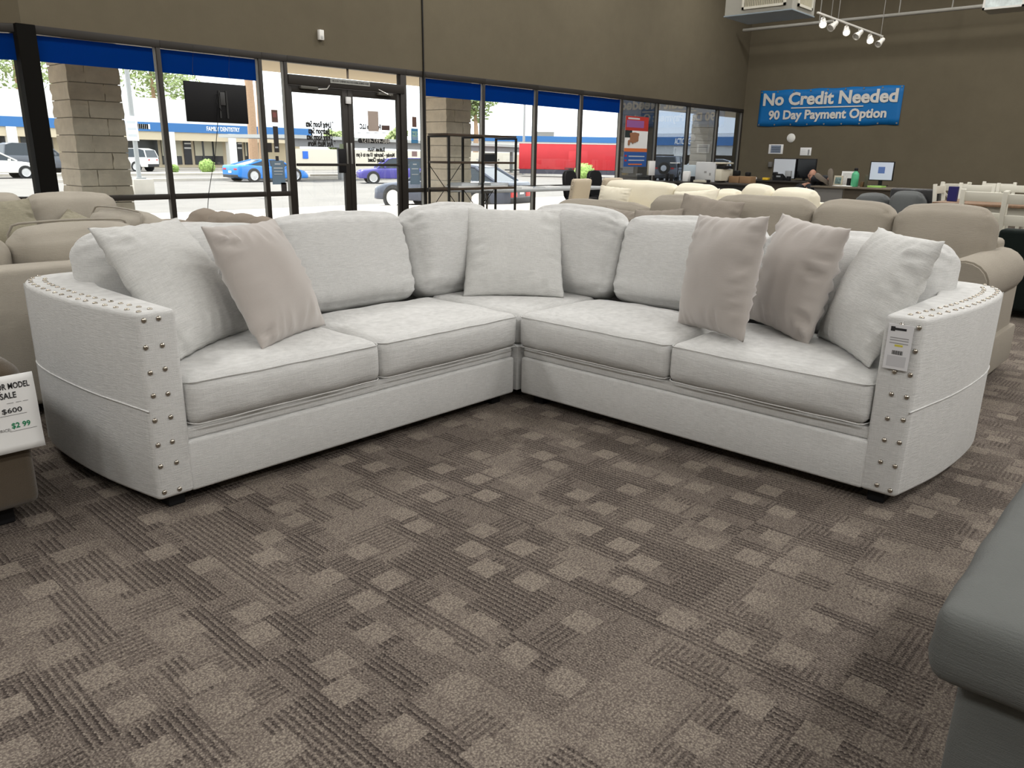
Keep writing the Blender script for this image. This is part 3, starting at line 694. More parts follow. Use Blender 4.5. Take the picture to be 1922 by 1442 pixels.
# pale beige pieces at the window end
couch('beige_sofa', 'beige chenille sofa with piped cushions standing with its back to the sectional', (.42, 4.32, 0), PI, 2.72, .92, BEIGE, .69, .60, 'box',
      [(.42-1.72, .42-1.10, .835, .24), (.42-1.09, .42-.4, .835, .24), (.42-.39, .42+.4, .83, .24), (.42+.41, .42+1.14, .83, .24)], 3, welt=True, seed=12, wr=.004, tilt=8, nz=.006)
couch('beige_sectional', 'beige chenille sofa with slumped back cushions before the angled window', (1.53, 6.46, 0), 0, 2.25, .98, BEIGE, .70, .58, 'box',
      [(-1.0, -.25, .86, .26), (-.24, .34, .875, .28), (.35, .98, .865, .28)], 2, seed=15, wr=.014, tilt=10)
couch('beige_chair', 'beige chenille armchair with one piped cushion beside the brown-grey sofa', (1.98, 5.36, 0), -PI/2, 1.02, .92, BEIGE, .66, .55, 'box', [(-.42, .42, .80, .24)], 1, welt=True, seed=18, cat='armchair', arm_w=.15)
couch('brown_grey_sofa', 'brown-grey channel-cushioned sofa behind the sectional on the window side', (3.11, 5.35, 0), PI/2, 2.1, .80, BROWN_T, .66, .56, 'box',
      [(-.9+.3*k, -.9+.3*(k+1), .725+.008*(k % 2), .22) for k in range(6)], 2, seed=20, wr=.004)
throw('throw_pillow', 'sage textured pillow at the end of the far beige sofa', (1.66, 6.27, .651), (.99, .08, .04), (-.04, .42, .90), .42, .42, .15, SAGE, 41, 'sage pillows')
throw('throw_pillow', 'sage textured pillow lying back on its corner on the far beige sofa', (2.12, 6.25, .608), (.707, .544, .453), (-.707, .544, .453), .34, .34, .12, SAGE, 42, 'sage pillows')

couch('green_sofa', 'very dark green velvet sofa seen from behind near the dining table', (7.74, .12, 0), PI/2, 2.45, .92, GREEN, .70, .60, 'box', [(-1.0, -.02, .825, .22), (0, 1.0, .825, .22)], 2, seed=25, wr=.005)
couch('grey_sofa', 'slate grey sofa with slumped cushions in front of the desk', (9.75, 2.98, 0), -PI/2, 1.12, .95, GREY_D, .66, .60, 'box', [(-.38, .0, .83, .26), (.01, .38, .86, .26)], 2, seed=27, wr=.014)
couch('black_chair', 'black leather club chair beside the desk', (11.45, 3.22, 0), -PI/2, .64, .80, BLACKL, .86, .62, 'box', [(-.20, .20, .80, .2)], 1, seed=29, arm_w=.11, cat='armchair')

# ---- ottomans cut by the frame
def ottoman(name, label, loc, rz, L, D, m, top, th, legs=.06, bulge=.02, seed=0, r=.055, inset=.03):
    t = thing(name, label, 'ottoman', loc, rz)
    MB().box((-L/2+inset, -D/2+inset, legs), (L/2-inset, D/2-inset, top-th+.005)).bevel(.03, 3).build('base', m, t, smooth=True, ang=60)
    soft_box('cushion', m, t, (L, D, th), r, (.008, .008, bulge), .025, .004, seed, Matrix.Translation((0, 0, top-th/2)), noise_amp=.006)
    for sx in (-1, 1):
        for sy in (-1, 1): MB().box((sx*(L/2-.12)-.04, sy*(D/2-.12)-.04, 0), (sx*(L/2-.12)+.04, sy*(D/2-.12)+.04, legs+.01)).bevel(.005).build('leg', BLACK, t)
    return t
ottoman('grey_ottoman', 'charcoal grey upholstered ottoman with a rounded cushion top', (1.29+.55, .224-.45, 0), 0, 1.1, .9, GREY_O, .500, .135, legs=.03, bulge=.012, seed=3, r=.030, inset=.045)
ottoman('brown_ottoman', 'brown microfibre ottoman with a pillow top carrying a sale sheet', (.70-.45, 2.70+.42, 0), 0, .9, .84, BROWN_O, .565, .19, legs=.07, bulge=.03, seed=5, r=.075, inset=.012)
# sale sheet
t = thing('sale_sign', 'white sale sheet with printed and handwritten prices hanging on the brown ottoman', 'sign', (.716, 2.703, .275))
sw, sh = .30, .245; b = MB()
n_ = 12
rows = []
for j in range(n_+1):
    v = j/n_; rows.append([Vector((-sw+sw*i/8, -.004-.022*max(0, .55-v)**2*3 - .01*math.sin(v*3), sh*v+.012*(i/8-1)*(v)*.3)) for i in range(9)])
vv = [[b.bm.verts.new(p) for p in r_] for r_ in rows]
for j in range(n_):
    for i in range(8): b.bm.faces.new((vv[j][i], vv[j][i+1], vv[j+1][i+1], vv[j+1][i]))
me_ = b.build('sheet', PAPER, t, smooth=True); md = me_.modifiers.new('t', 'SOLIDIFY'); md.thickness = .0006; md.offset = 0
def on_sheet(body, size, x, z, mm, bold=.0, name='print', width=None):
    v = z/sh; y = -.004-.022*max(0, .55-v)**2*3-.01*math.sin(v*3)
    return text_obj(body, size, mm, name, t, face_y(x, y-.0012, z), bold=bold, align='RIGHT', width=width)
on_sheet('FLOOR MODEL', .027, -.014, .210, INK, .012, width=.122); on_sheet('SALE', .027, -.055, .181, INK, .012, width=.044)
on_sheet('$600', .022, -.046, .133, INK, .004, 'handwriting', .055)
on_sheet('$2 99', .024, -.030, .083, GREENINK, .012, 'handwriting', .052); on_sheet('PRICE:', .013, -.086, .073, INKG)
for x0, x1, z in ((-.12, -.035, .118), (-.09, -.014, .066), (-.085, -.066, .157), (-.060, -.045, .157), (-.040, -.025, .157)):
    v = z/sh; y = -.004-.022*max(0, .55-v)**2*3-.01*math.sin(v*3); part('rule_line', INK, t, (x0, y-.0012, z), (x1, y-.0006, z+.0008))

# ================================================================ ALONG THE WINDOWS
# étagère
t = thing('open_shelf_unit', 'black metal and wood open shelf unit in front of the window', 'shelf', (7.32, 7.35, 0))
WOODD = mat('dark_wood_shelf', (.055, .036, .022), .5, var=.3, vscale=6, stretch=(1, 8, 8)); BLKM = mat('black_metal_tube', (.012, .011, .010), .4, metal=.3)
SW, SD, ST = 1.24, .36, 1.45
for z in (1.435, 1.105, .785, .46, .14):
    part('shelf_board', WOODD, t, (-SW/2, -SD/2, z-.013), (SW/2, SD/2, z+.013), .002)
for xf in (-SW/2+.012, -.02, SW/2-.012):
    for yy in (-SD/2-.002, SD/2+.002): MB().box((xf-.012, yy-.012, 0), (xf+.012, yy+.012, ST-.03)).build('post', BLKM, t)
    for z in (1.41, .12): MB().box((xf-.010, -SD/2, z-.01), (xf+.010, SD/2, z+.01)).build('cross_bar', BLKM, t)
for a_, b_ in (((-SW/2, .46), (-.02, 1.1)), ((-.02, .46), (-SW/2, 1.1)), ((-.02, .14), (SW/2, .78)), ((SW/2, .14), (-.02, .78))):
    MB().tube([(a_[0], SD/2+.016, a_[1]), (b_[0], SD/2+.016, b_[1])], .005, 5).build('brace', BLKM, t)
for k, (x, w_, h_, y_) in enumerate(((-.25, .40, .02, 0), (-.22, .30, .035, .02), (.35, .5, .015, -.02), (.55, .34, .03, .04))):
    tag(MB().box((7.32+x*.75-w_/2, 7.35+y_-.12, .799+(.0 if k % 2 == 0 else .0205 if k == 1 else .0155)), (7.32+x*.75+w_/2, 7.35+y_+.12, .799+(.0 if k % 2 == 0 else .0205 if k == 1 else .0155)+h_)).bevel(.002).build('paper_stack', mat('catalogue_cover', (.60, .64, .68), .5) if k % 2 else PAPER),
        ('wide', 'small', 'long flat', 'thick')[k] + ' stack of papers lying on the open shelf unit', 'papers', 'papers on the shelf unit')

# folding table
t = thing('folding_table', 'pale grey folding table covered with papers by the window', 'table', (8.65, 7.95, 0))
part('table_top', mat('grey_plastic_top', (.42, .44, .45), .45), t, (-.92, -.36, .695), (2.2, .30, .735), .008)
for sx in (-.75, 2.0):
    for yy in (-.28, .28): MB().tube([(sx, yy, .7), (sx, yy, 0)], .014, 8).build('leg', GREYAL, t)
    MB().tube([(sx, -.28, .25), (sx, .28, .25)], .01, 6).build('stretcher', GREYAL, t); MB().tube([(sx, 0, .30), (sx-math.copysign(.35, sx), 0, .69)], .008, 6).build('brace', BLKM, t)
for k, (x, y_, w_, r_) in enumerate(((-.6, -.1, .3, .2), (-.2, .05, .34, -.3), (.15, -.12, .28, .1), (.5, .1, .3, .5), (.85, -.05, .32, -.1))):
    o_ = MB().box((-w_/2, -.11, 0), (w_/2, .11, .012+.008*(k % 3))).build('catalogue', (PAPER, mat('blue_grey_cover', (.30, .38, .46), .4))[k % 2]); o_.location = (8.65+x, 7.95+y_, .735); o_.rotation_euler.z = r_
    tag(o_, 'thin catalogue lying on the grey folding table', 'catalogue', 'catalogues on the folding table')
# parsons chairs and office chairs
def parsons(label, loc, rz):
    t = thing('parsons_chair', label, 'chair', loc, rz, 'cream high-backed chairs')
    UP = fabric('linen_upholstery', (.50, .43, .33), slub=.04)
    M = Matrix.Translation((0, .20, .40)) @ Matrix.Rotation(-math.radians(9), 4, 'X')
    soft_box('backrest', UP, t, (.46, .075, .53), .025, (0, .006, 0), .05, 0, 1, M @ Matrix.Translation((0, 0, .265)))
    soft_box('seat', UP, t, (.48, .48, .12), .03, (0, 0, .012), .05, 0, 2, Matrix.Translation((0, 0, .43)))
    for sx in (-1, 1):
        for sy in (-1, 1): MB().box((sx*.20-.02, sy*.19-.02, 0), (sx*.20+.02, sy*.19+.02, .38)).build('leg', WOODD, t)
        for k in range(12):
            p = M @ Vector((sx*.233, .0, .04+k*.045)); MB().lathe([(0, .004), (.005, .002), (.006, 0)], 6, Matrix.Translation(p) @ Matrix.Rotation(sx*PI/2, 4, 'Y')).build('nailhead', NAIL, t)
    return t
p = atz(1062, 335, .92); parsons('cream high-backed upholstered chair turned away at the folding table', (p.x-.05, p.y, 0), .15+PI)
p = atz(1122, 334, .92); parsons('cream high-backed chair beside the cream sofa', (p.x+.1, p.y+.1, 0), .05+PI)
def office(label, loc, rz):
    t = thing('office_chair', label, 'chair', loc, rz, 'black office chairs')
    pf = [(-.17, 0), (.17, 0), (.215, .05), (.235, .2), (.235, .36), (.21, .44), (.15, .485), (0, .50), (-.15, .485), (-.21, .44), (-.235, .36), (-.235, .2), (-.215, .05)]
    bk = MB().prism(pf, -.035, .035, 'y').bevel(.02, 3); bk.bm.transform(Matrix.Translation((0, .2, .47)) @ Matrix.Rotation(-.12, 4, 'X')); bk.build('backrest', BLACK, t, smooth=True, ang=60)
    soft_box('seat', BLACK, t, (.48, .46, .09), .035, (0, 0, .01), .06, 0, 2, Matrix.Translation((0, -.03, .46)))
    MB().tube([(0, .0, .08), (0, 0, .42)], .025, 10).build('column', BLKM, t); MB().tube([(0, .12, .44), (0, .26, .5), (0, .25, .6)], .018, 8).build('back_bar', BLKM, t)
    for k in range(5):
        a = 2*PI*k/5; MB().tube([(0, 0, .09), (.26*math.cos(a), .26*math.sin(a), .07)], .018, 6).build('leg', BLKM, t)
        MB().lathe([(0, -.02), (.03, -.02), (.03, .02), (0, .02)], 10, Matrix.Translation((.26*math.cos(a), .26*math.sin(a), .031)) @ Matrix.Rotation(PI/2, 4, 'X')).build('castor', BLACK, t)
    return t
p = aty(1092, 331, 8.62); office('black office chair facing the folding table', (p.x, 8.62, 0), .2)
p = aty(1137, 331, 8.62); office('black office chair near the tinted window', (p.x, 8.62, 0), .1)

# television hung against the glass, its back to the room
a, b_ = aty(345, 151, 9.08), aty(467, 233, 9.08); W_, H_ = b_.x-a.x, a.z-b_.z
t = thing('television', 'black flat television hung against the window with its back to the room', 'television', (a.x, 9.08, b_.z))
part('back_panel', BLACK, t, (0, 0, 0), (W_, .03, H_), .004); part('screen', mat('screen_black', (.005, .005, .006), .12), t, (.01, .03, .01), (W_-.01, .033, H_-.01))
for k in range(2): part('mount_bar', mat('mount_metal', (.03, .03, .03), .4), t, (W_*.52+k*.09, -.012, H_*.12), (W_*.52+k*.09+.02, 0, H_*.82))
part('mount_plate', mat('mount_label', (.05, .05, .05), .5), t, (W_*.54, -.02, H_*.45), (W_*.62, -.012, H_*.78), .002)
for k, xx in enumerate((.22, .8)): MB().tube([(W_*xx, .01, H_), (W_*(xx-.06), .02, H_+.10), (W_*xx+.01, .06, FZ-.02-b_.z)], .0025, 5).build('hanger_wire', BLKM, t)
MB().tube([(W_*.55, -.014, H_*.75), (W_*.48, -.03, H_*.72), (W_*.46, -.02, H_*.5), (W_*.55, -.016, H_*.3)], .004, 5).build('lead', BLACK, t)
pts = [(a.x+W_*.50, 9.066, b_.z+H_*.4)]
for px, py in ((408, 240), (404, 290), (397, 330), (392, 362), (390, 388), (384, 430)): q = aty(px, py, 9.06); pts.append((q.x, 9.06, q.z))
pts[-1] = (pts[-1][0], 9.0, .01); pts.append((pts[-1][0]-.2, 8.9, .006))
tag(MB().tube(pts, .004, 5).build('power_cord', BLACK), 'thin black cord hanging from the television to the floor', 'cord')

# ================================================================ DINING SET
WPAINT = mat('cream_white_paint', (.62, .60, .52), .45)
def dining_chair(label, loc, rz, cross=False):
    t = thing('dining_chair', label, 'chair', loc, rz, 'white dining chairs')
    part('seat', WPAINT, t, (-.22, -.21, .44), (.22, .21, .47), .006)
    for sx in (-1, 1):
        MB().box((sx*.20-.022, .19, 0), (sx*.20+.022, .23, .46)).box((sx*.20-.022, .0, -.001), (sx*.20+.022, .04, .50), Matrix.Translation((0, .19, .45)) @ Matrix.Rotation(-.10, 4, 'X')).bevel(.004).build('back_post', WPAINT, t, smooth=True)
        MB().box((sx*.19-.02, -.20, 0), (sx*.19+.02, -.16, .44)).build('leg', WPAINT, t)
    M = Matrix.Translation((0, .19, .45)) @ Matrix.Rotation(-.10, 4, 'X')
    MB().box((-.18, .008, .38), (.18, .03, .475), M).bevel(.004).build('top_rail', WPAINT, t, smooth=True)
    if cross:
        for s_ in (-1, 1): MB().tube([M @ Vector((-.17*s_, .02, .05)), M @ Vector((.17*s_, .02, .38))], .014, 6).build('cross_slat', WPAINT, t)
    else: MB().box((-.18, .01, .17), (.18, .028, .27), M).bevel(.003).build('back_rail', WPAINT, t, smooth=True)
    for z in (.2,): part('stretcher', WPAINT, t, (-.19, -.19, z), (-.17, .2, z+.03)); part('stretcher', WPAINT, t, (.17, -.19, z), (.19, .2, z+.03))
    return t
t = thing('dining_table', 'white dining table with a brown wooden top among white chairs', 'table', (11.0, 1.70, 0))
part('table_top', mat('brown_table_top', (.20, .12, .07), .45, var=.2, vscale=4, stretch=(1, 8, 1)), t, (-.62, -.95, .725), (.62, .95, .755), .006); part('apron', WPAINT, t, (-.54, -.86, .63), (.54, .86, .725))
for sx in (-1, 1):
    for sy in (-1, 1): part('leg', WPAINT, t, (sx*.50-.04, sy*.82-.04, 0), (sx*.50+.04, sy*.82+.04, .63), .004)
DC = [('white rail-back dining chair standing with its back to the dark green sofa', 1851, 357, .94, PI/2, 0), ('white rail-back dining chair cut off at the end of the brown table', 1935, 362, .94, PI/2, 0),
      ('white rail-back dining chair at the end of the brown table nearest the desk', 1768, 350, .915, 0, 0), ('white cross-back dining chair tipped against the others beyond the table', 1793, 341, .95, 2.4, 1),
      ('white rail-back dining chair on the far side of the brown table', 1834, 347, .925, -PI/2, 0), ('white dining chair furthest from the table, against the bare wall', 1876, 341, .95, -PI/2, 0), ('white cross-back dining chair half hidden behind another chair', 1905, 349, .915, -PI/2, 1)]
for lab, px, py, z, rz, cr in DC:
    p = atz(px, py, z); dining_chair(lab, (p.x-.23*math.cos(rz+PI/2), p.y-.23*math.sin(rz+PI/2), 0), rz, bool(cr))
p = atx(1786, 380, 10.75); tag(MB().box((p.x-.04, p.y-.05, .756), (p.x+.04, p.y+.05, .93)).bevel(.004).build('gift_box', mat('deep_blue_card', (.012, .010, .10), .5)), 'deep blue box standing on the brown dining table', 'box')

# ================================================================ DESKS AND THE OFFICE CORNER
DTOP = mat('dark_laminate', (.030, .026, .022), .4); GPAN = mat('grey_panel', (.16, .155, .145), .6); BRP = mat('brown_panel', (.06, .048, .032), .6)
t = thing('desk', 'grey-brown office desk with feet resting on it', 'desk', (14.85, 4.95, 0))
part('desk_top', mat('greige_laminate', (.16, .135, .10), .45), t, (-.45, -1.0, .735), (.45, .80, .765), .004); part('front_panel', BRP, t, (-.40, -.95, .02), (-.37, .20, .735)); part('front_panel', GPAN, t, (-.41, .22, .02), (-.38, .74, .735)); part('side_panel', BRP, t, (-.37, -.95, 0), (.42, -.92, .735)); part('side_panel', GPAN, t, (-.37, .71, 0), (.42, .74, .735))
t = thing('counter', 'long dark counter along the banner wall carrying two monitors', 'counter', (16.6, 7.2, 0))
part('counter_top', DTOP, t, (-.45, -1.0, .75), (.45, 1.6, .79), .005); part('counter_body', BRP, t, (-.38, -.95, 0), (.40, 1.55, .75))
t = thing('counter', 'dark counter by the tinted windows loaded with a printer', 'counter', (13.55, 7.35, 0))
part('counter_top', DTOP, t, (-.4, -1.0, .75), (.4, 1.0, .785), .005); part('counter_body', mat('black_cabinet', (.02, .018, .016), .5), t, (-.35, -.96, 0), (.36, .96, .75))
def item(name, label, cat, px, py, x, w_, h_, d_, m, group=None, bev=.004, base=None, rz=0):
    """a small boxy thing seen at a pixel, standing on a top at height base"""
    p = atx(px, py, x); o_ = MB().box((-d_/2, -w_/2, 0), (d_/2, w_/2, h_)).bevel(bev).build(name, m, None, smooth=True); o_.location = (x, p.y, base); o_.rotation_euler.z = rz
    return tag(o_, label, cat, group)
def monitor(label, px, x, base, w_, h_, scr, rz=0, stand=.10, logo=None):
    p = atx(px, 320, x); t = thing('monitor', label, 'monitor', (x, p.y, base), rz, 'computer monitors')
    part('bezel', BLACK, t, (-.015, -w_/2, stand), (.025, w_/2, stand+h_), .004); part('screen', scr, t, (-.017, -w_/2+.015, stand+.015), (-.014, w_/2-.015, stand+h_-.015))
    part('neck', BLACK, t, (.0, -.03, 0), (.03, .03, stand+.08)); part('foot', BLACK, t, (-.09, -.12, 0), (.10, .12, .012), .003)
    if logo: part('screen_logo', logo, t, (-.019, -.055, stand+h_*.38), (-.017, .055, stand+h_*.72))
    return t
monitor('white-screened monitor on the dark counter beside a black one', 1472, 16.55, .79, .50, .42, mat('white_screen', (.50, .53, .57), .3, emit=.12), 0, .03)
monitor('black-screened monitor behind the seated man', 1510, 16.6, .79, .48, .40, mat('off_screen', (.004, .004, .005), .15), 0, .05)
monitor('lit monitor with a pale screen and blue square at the end of the desk', 1655, 14.95, .79, .40, .33, mat('lit_screen', (.50, .55, .66), .3, emit=.25), .10, .09, mat('screen_blue', (.10, .17, .42), .4, emit=.1))
# telephone
p = atx(1463, 336, 16.25); t = thing('telephone', 'black desk telephone in front of the white monitor', 'telephone', (16.25, p.y, .79))
MB().prism([(-.10, 0), (.10, 0), (.10, .05), (-.10, .14)], -.11, .11, 'y').bevel(.005).build('body', BLACK, t); part('handset', BLACK, t, (-.11, .07, .10), (.08, .12, .17), .02); part('display', mat('phone_display', (.3, .32, .33), .3), t, (-.104, -.06, .07), (-.100, .03, .10))
item('computer_speaker', 'small black speaker on the counter beside the telephone', 'speaker', 1480, 338, 16.2, .07, .09, .08, BLACK, base=.79)
item('file_holder', 'pale grey file holder in front of the white monitor', 'file holder', 1479, 333, 16.42, .12, .20, .08, mat('grey_file', (.32, .33, .34), .5), base=.79)
item('yellow_notepad', 'small bright yellow pad on the dark counter', 'notepad', 1437, 346, 16.2, .12, .05, .12, mat('yellow_pad', (.75, .48, .03), .6), base=.79)
item('wall_phone_box', 'small grey box on the wall next to the white monitor', 'box', 1446, 311, 18.36, .09, .12, .07, GPAN, base=1.04)
# right desk items
def frame_item(label, px, x, w_, h_, m1, m2, base):
    p = atx(px, 335, x); t = thing('picture_frame', label, 'frame', (x, p.y, base), 0, 'frames on the desk')
    M = Matrix.Rotation(.12, 4, 'Y'); MB().box((-.008, -w_/2, 0), (.008, w_/2, h_), M).build('frame', m1, t); MB().box((-.011, -w_/2+.025, .03), (-.0085, w_/2-.025, h_-.03), M).build('print', m2, t)
    return t
frame_item('cream picture frame with a dark photograph on the desk', 1573.5, 15.0, .16, .18, mat('cream_frame', (.55, .50, .38), .5), mat('photo_print', (.16, .24, .23), .5, var=.8, vscale=25), .765)
frame_item('white display sheet standing behind the cream frame', 1590, 15.2, .23, .26, PAPER, mat('sheet_print', (.60, .60, .58), .6, var=.2, vscale=30), .765)
item('card_holder', 'black card holder beside the green bottle', 'holder', 1594, 340, 14.9, .06, .14, .08, BLACK, base=.765)
p = atx(1603, 349, 14.75); t = thing('water_bottle', 'mint green water bottle with a black cap on the desk', 'bottle', (14.75, p.y, .765))
MB().lathe([(0, 0), (.058, 0), (.064, .01), (.064, .20), (.055, .235), (.030, .26), (.028, .275), (0, .275)], 18).build('body', mat('mint_green', (.10, .46, .24), .4), t, smooth=True)
MB().lathe([(0, .275), (.033, .275), (.033, .31), (.022, .325), (0, .325)], 14).build('cap', BLACK, t, smooth=True)
item('paper_pad', 'loose white papers lying on the desk beside the bottle', 'papers', 1583, 346, 14.75, .36, .012, .22, PAPER, base=.765)
item('tape_dispenser', 'small brown dispenser on the desk near the pale monitor', 'dispenser', 1619, 345, 14.75, .05, .09, .1, mat('brown_plastic', (.14, .08, .03), .5), base=.765)
item('letter_tray', 'dark olive letter tray leaning on the desk by the pale monitor', 'tray', 1626, 337, 14.66, .05, .21, .16, mat('olive_tray', (.06, .06, .035), .5), base=.765, rz=.3)
o_ = item('paper_stack', 'lime green stack of forms under the pale monitor', 'papers', 1645, 346, 14.75, .26, .03, .26, mat('lime_paper', (.33, .55, .14), .6), base=.765)
# counter by the window
p = atx(1338, 330, 13.63); t = thing('printer', 'large white office printer on the counter by the windows', 'printer', (13.63, p.y, .785))
part('body', mat('printer_plastic', (.55, .56, .57), .45), t, (-.25, -.17, 0), (.25, .24, .36), .02); part('scanner_lid', mat('printer_cream', (.62, .58, .47), .5), t, (-.24, -.30, .33), (.20, -.05, .36), .01)
part('side_unit', MATS['printer_cream'], t, (-.24, -.30, .03), (.2, -.172, .24), .01); part('output_tray', BLACK, t, (-.20, -.33, .245), (.12, -.14, .30), .01); part('button_panel', INKG, t, (-.253, .0, .16), (-.25, .05, .20)); part('label_plate', INKG, t, (-.253, -.09, .12), (-.25, -.055, .17))
item('white_box', 'white carton with pale blue panels beside the large printer', 'box', 1299, 325, 13.65, .26, .30, .22, mat('blue_white_carton', (.50, .58, .64), .5), base=.785)
item('spray_bottle', 'white plastic jug with a grey cap on the window counter', 'jug', 1289, 330, 13.3, .12, .19, .12, PAPER, bev=.02, base=.785)
p = atx(1271, 330, 13.3); t = thing('desk_lamp', 'thin black desk lamp with a flat white head on the window counter', 'lamp', (13.3, p.y, .785)); part('base', BLACK, t, (-.04, -.04, 0), (.04, .04, .015), .004); MB().tube([(0, 0, .01), (0, -.01, .33)], .008, 6).build('stem', BLACK, t); part('head', PAPER, t, (-.03, -.03, .325), (.03, .16, .34), .003)
item('pen_cup', 'black cup of pens on the window counter', 'cup', 1252, 336, 13.3, .05, .14, .05, BLACK, base=.785)
item('camera_tripod', 'black folded gadget between the pens and the lamp', 'gadget', 1260, 335, 13.2, .07, .13, .08, BLACK, base=.785, rz=.5)
item('coffee_tin', 'dark tin beside the white jug', 'tin', 1300, 337, 13.25, .07, .10, .07, BLACK, bev=.01, base=.785)
item('paper_tray', 'pale low tray in front of the large printer', 'tray', 1318, 340, 13.25, .26, .04, .2, mat('ivory_tray', (.5, .47, .38), .5), base=.785)
item('black_stapler', 'black stapler lying in front of the printer', 'stapler', 1328, 340, 13.2, .10, .05, .05, BLACK, bev=.01, base=.785)
for k, (px, w_) in enumerate(((1382, .20), (1403, .22))):
    item('cardboard_box', ('brown cardboard box next to the printer with a black speaker on it', 'brown cardboard box at the wall end of the window counter')[k], 'box', px, 340, 13.75, w_, .12, .22, mat('cardboard', (.26, .155, .08), .7), base=.785, group='cardboard boxes on the counter')
item('black_speaker', 'round-shouldered black speaker on top of the cardboard box', 'speaker', 1383, 328, 13.75, .12, .10, .10, BLACK, bev=.025, base=.906)
item('black_mug', 'small black mug standing on the end cardboard box', 'mug', 1404, 329, 13.8, .09, .075, .09, BLACK, bev=.02, base=.906)
item('paper_roll', 'white paper roll at the end of the dark counter', 'roll', 1413, 340, 16.3, .16, .05, .07, PAPER, bev=.02, base=.79)
for k, (px0, px1) in enumerate(((1215, 1224), (1224.5, 1235))):
    a, b_ = aty(px0, 302, 8.6), aty(px1, 329, 8.6)
    t = thing('display_board', ('narrow white display board', 'cream display board')[k] + ' standing by the tinted window', 'board', ((a.x+b_.x)/2, (8.55, 8.70)[k], 0), 0, 'display boards')
    part('panel', (PAPER, MATS['ivory_tray'])[k], t, (-(b_.x-a.x)/2, -.008, b_.z), ((b_.x-a.x)/2, .008, a.z), .002); MB().tube([(0, .012, a.z-.02), (0, .012, .01)], .008, 6).build('stand', BLKM, t); part('foot', BLKM, t, (-.05, -.1, 0), (.05, .12, .012))

# ---- the seated man
def skin_mesh(name, m, parent, verts, edges, radii, root=0, sub=2):
    me = bpy.data.meshes.new(name); me.from_pydata([Vector(v) for v in verts], edges, []); o_ = bpy.data.objects.new(name, me); COL.objects.link(o_)
    o_.modifiers.new('skin', 'SKIN'); sv = me.skin_vertices[0].data
    for i, r in enumerate(radii):
        sv[i].radius = (r, r) if not isinstance(r, tuple) else r
        sv[i].use_root = (i == root)
    s_ = o_.modifiers.new('sub', 'SUBSURF'); s_.levels = sub; s_.render_levels = sub
    dg = bpy.context.evaluated_depsgraph_get(); m2 = bpy.data.meshes.new_from_object(o_.evaluated_get(dg)); bpy.data.objects.remove(o_, do_unlink=True)
    m2.name = name; m2.materials.clear(); m2.materials.append(m); m2.polygons.foreach_set('use_smooth', [True]*len(m2.polygons))
    return link(bpy.data.objects.new(name, m2), parent)
hd = atx(1525, 330, 15.72)
person = thing('person', 'bald bearded man in dark clothes leaning back with his feet on the desk', 'person', (15.5, hd.y-.15, 0))
ox, oy = 15.5, hd.y-.15
Lc = lambda x, y, z: (x-ox, y-oy, z)
SKIN = mat('skin', (.42, .22, .15), .5); SHIRT = mat('dark_navy_shirt', (.010, .012, .017), .85, bump=.2, bscale=25); SLEEVE = mat('teal_navy_sleeve', (.012, .030, .048), .8); TROUS = mat('dark_trousers', (.02, .022, .026), .85)
hx, hy, hz = hd
hip = (15.42, hy-.18, .52)
# facing direction: towards the desk
fd = Vector((-.86, -.5, 0)).normalized(); sd = Vector((-fd.y, fd.x, 0))       # sd: his left-right axis
def pt(base, f=0, s_=0, z=0): v = Vector(base)+fd*f+sd*s_; return Lc(v.x, v.y, v.z+z)
NK = (hx+.04, hy+.02, hz-.15); CH = (hx-.14, hy-.07, .63)
ankl = [(14.62, atx(1547, 338, 14.62).y, .872), (14.60, atx(1560, 338, 14.6).y, .884)]
kn = [((hip[0]+a[0])/2+.0, (hip[1]+a[1])/2+.05+.06*q, .885) for a, q in zip(ankl, (1, -1))]
# bare body: trunk, limbs, hands in one surface
vs_ = [pt(hip), pt(CH), pt(NK, 0, 0, -.03), pt(NK, 0, 0, .03)]
es_ = [(0, 1), (1, 2), (2, 3)]; rd = [.13, .15, .065, .05]
hand_l = {}
for q in (-1, 1):
    i0 = len(vs_); el = (CH[0]-.10, CH[1]-.02, .56)
    vs_ += [pt(NK, -.02, .17*q, -.06), pt(NK, .10, .25*q, -.27), pt(NK, .33, .12*q, -.20), pt(NK, .38, .08*q, -.17)]; es_ += [(2, i0), (i0, i0+1), (i0+1, i0+2), (i0+2, i0+3)]; rd += [.062, .047, .028, .030]
    for k in range(4): 
        j = len(vs_); vs_ += [pt(NK, .425, (.10-.018*k)*q, -.155+.006*k), pt(NK, .45+.004*(k % 2), (.085-.018*k)*q, -.125)]; es_ += [(i0+3, j), (j, j+1)]; rd += [.0085, .007]
    j = len(vs_); vs_ += [pt(NK, .39, .045*q, -.14), pt(NK, .415, .03*q, -.115)]; es_ += [(i0+3, j), (j, j+1)]; rd += [.010, .008]
for q, a, k_ in zip((1, -1), ankl, kn):
    i0 = len(vs_); vs_ += [pt(hip, .06, .09*q), Lc(*k_), Lc(*a)]; es_ += [(0, i0), (i0, i0+1), (i0+1, i0+2)]; rd += [.085, .062, .042]
skin_mesh('body', SKIN, person, vs_, es_, rd)
shirt = skin_mesh('shirt', SHIRT, person, [pt(hip, .0, 0, .02), pt(CH), pt(NK, 0, 0, -.05)], [(0, 1), (1, 2)], [(.165, .15), (.20, .165), (.10, .10)])
for q in (-1, 1):
    skin_mesh('sleeve', SLEEVE if q > 0 else SHIRT, shirt, [pt(NK, -.02, .12*q, -.07), pt(NK, -.01, .19*q, -.09), pt(NK, .10, .25*q, -.27), pt(NK, .28, .14*q, -.215)], [(0, 1), (1, 2), (2, 3)], [.085, .082, .066, .048])
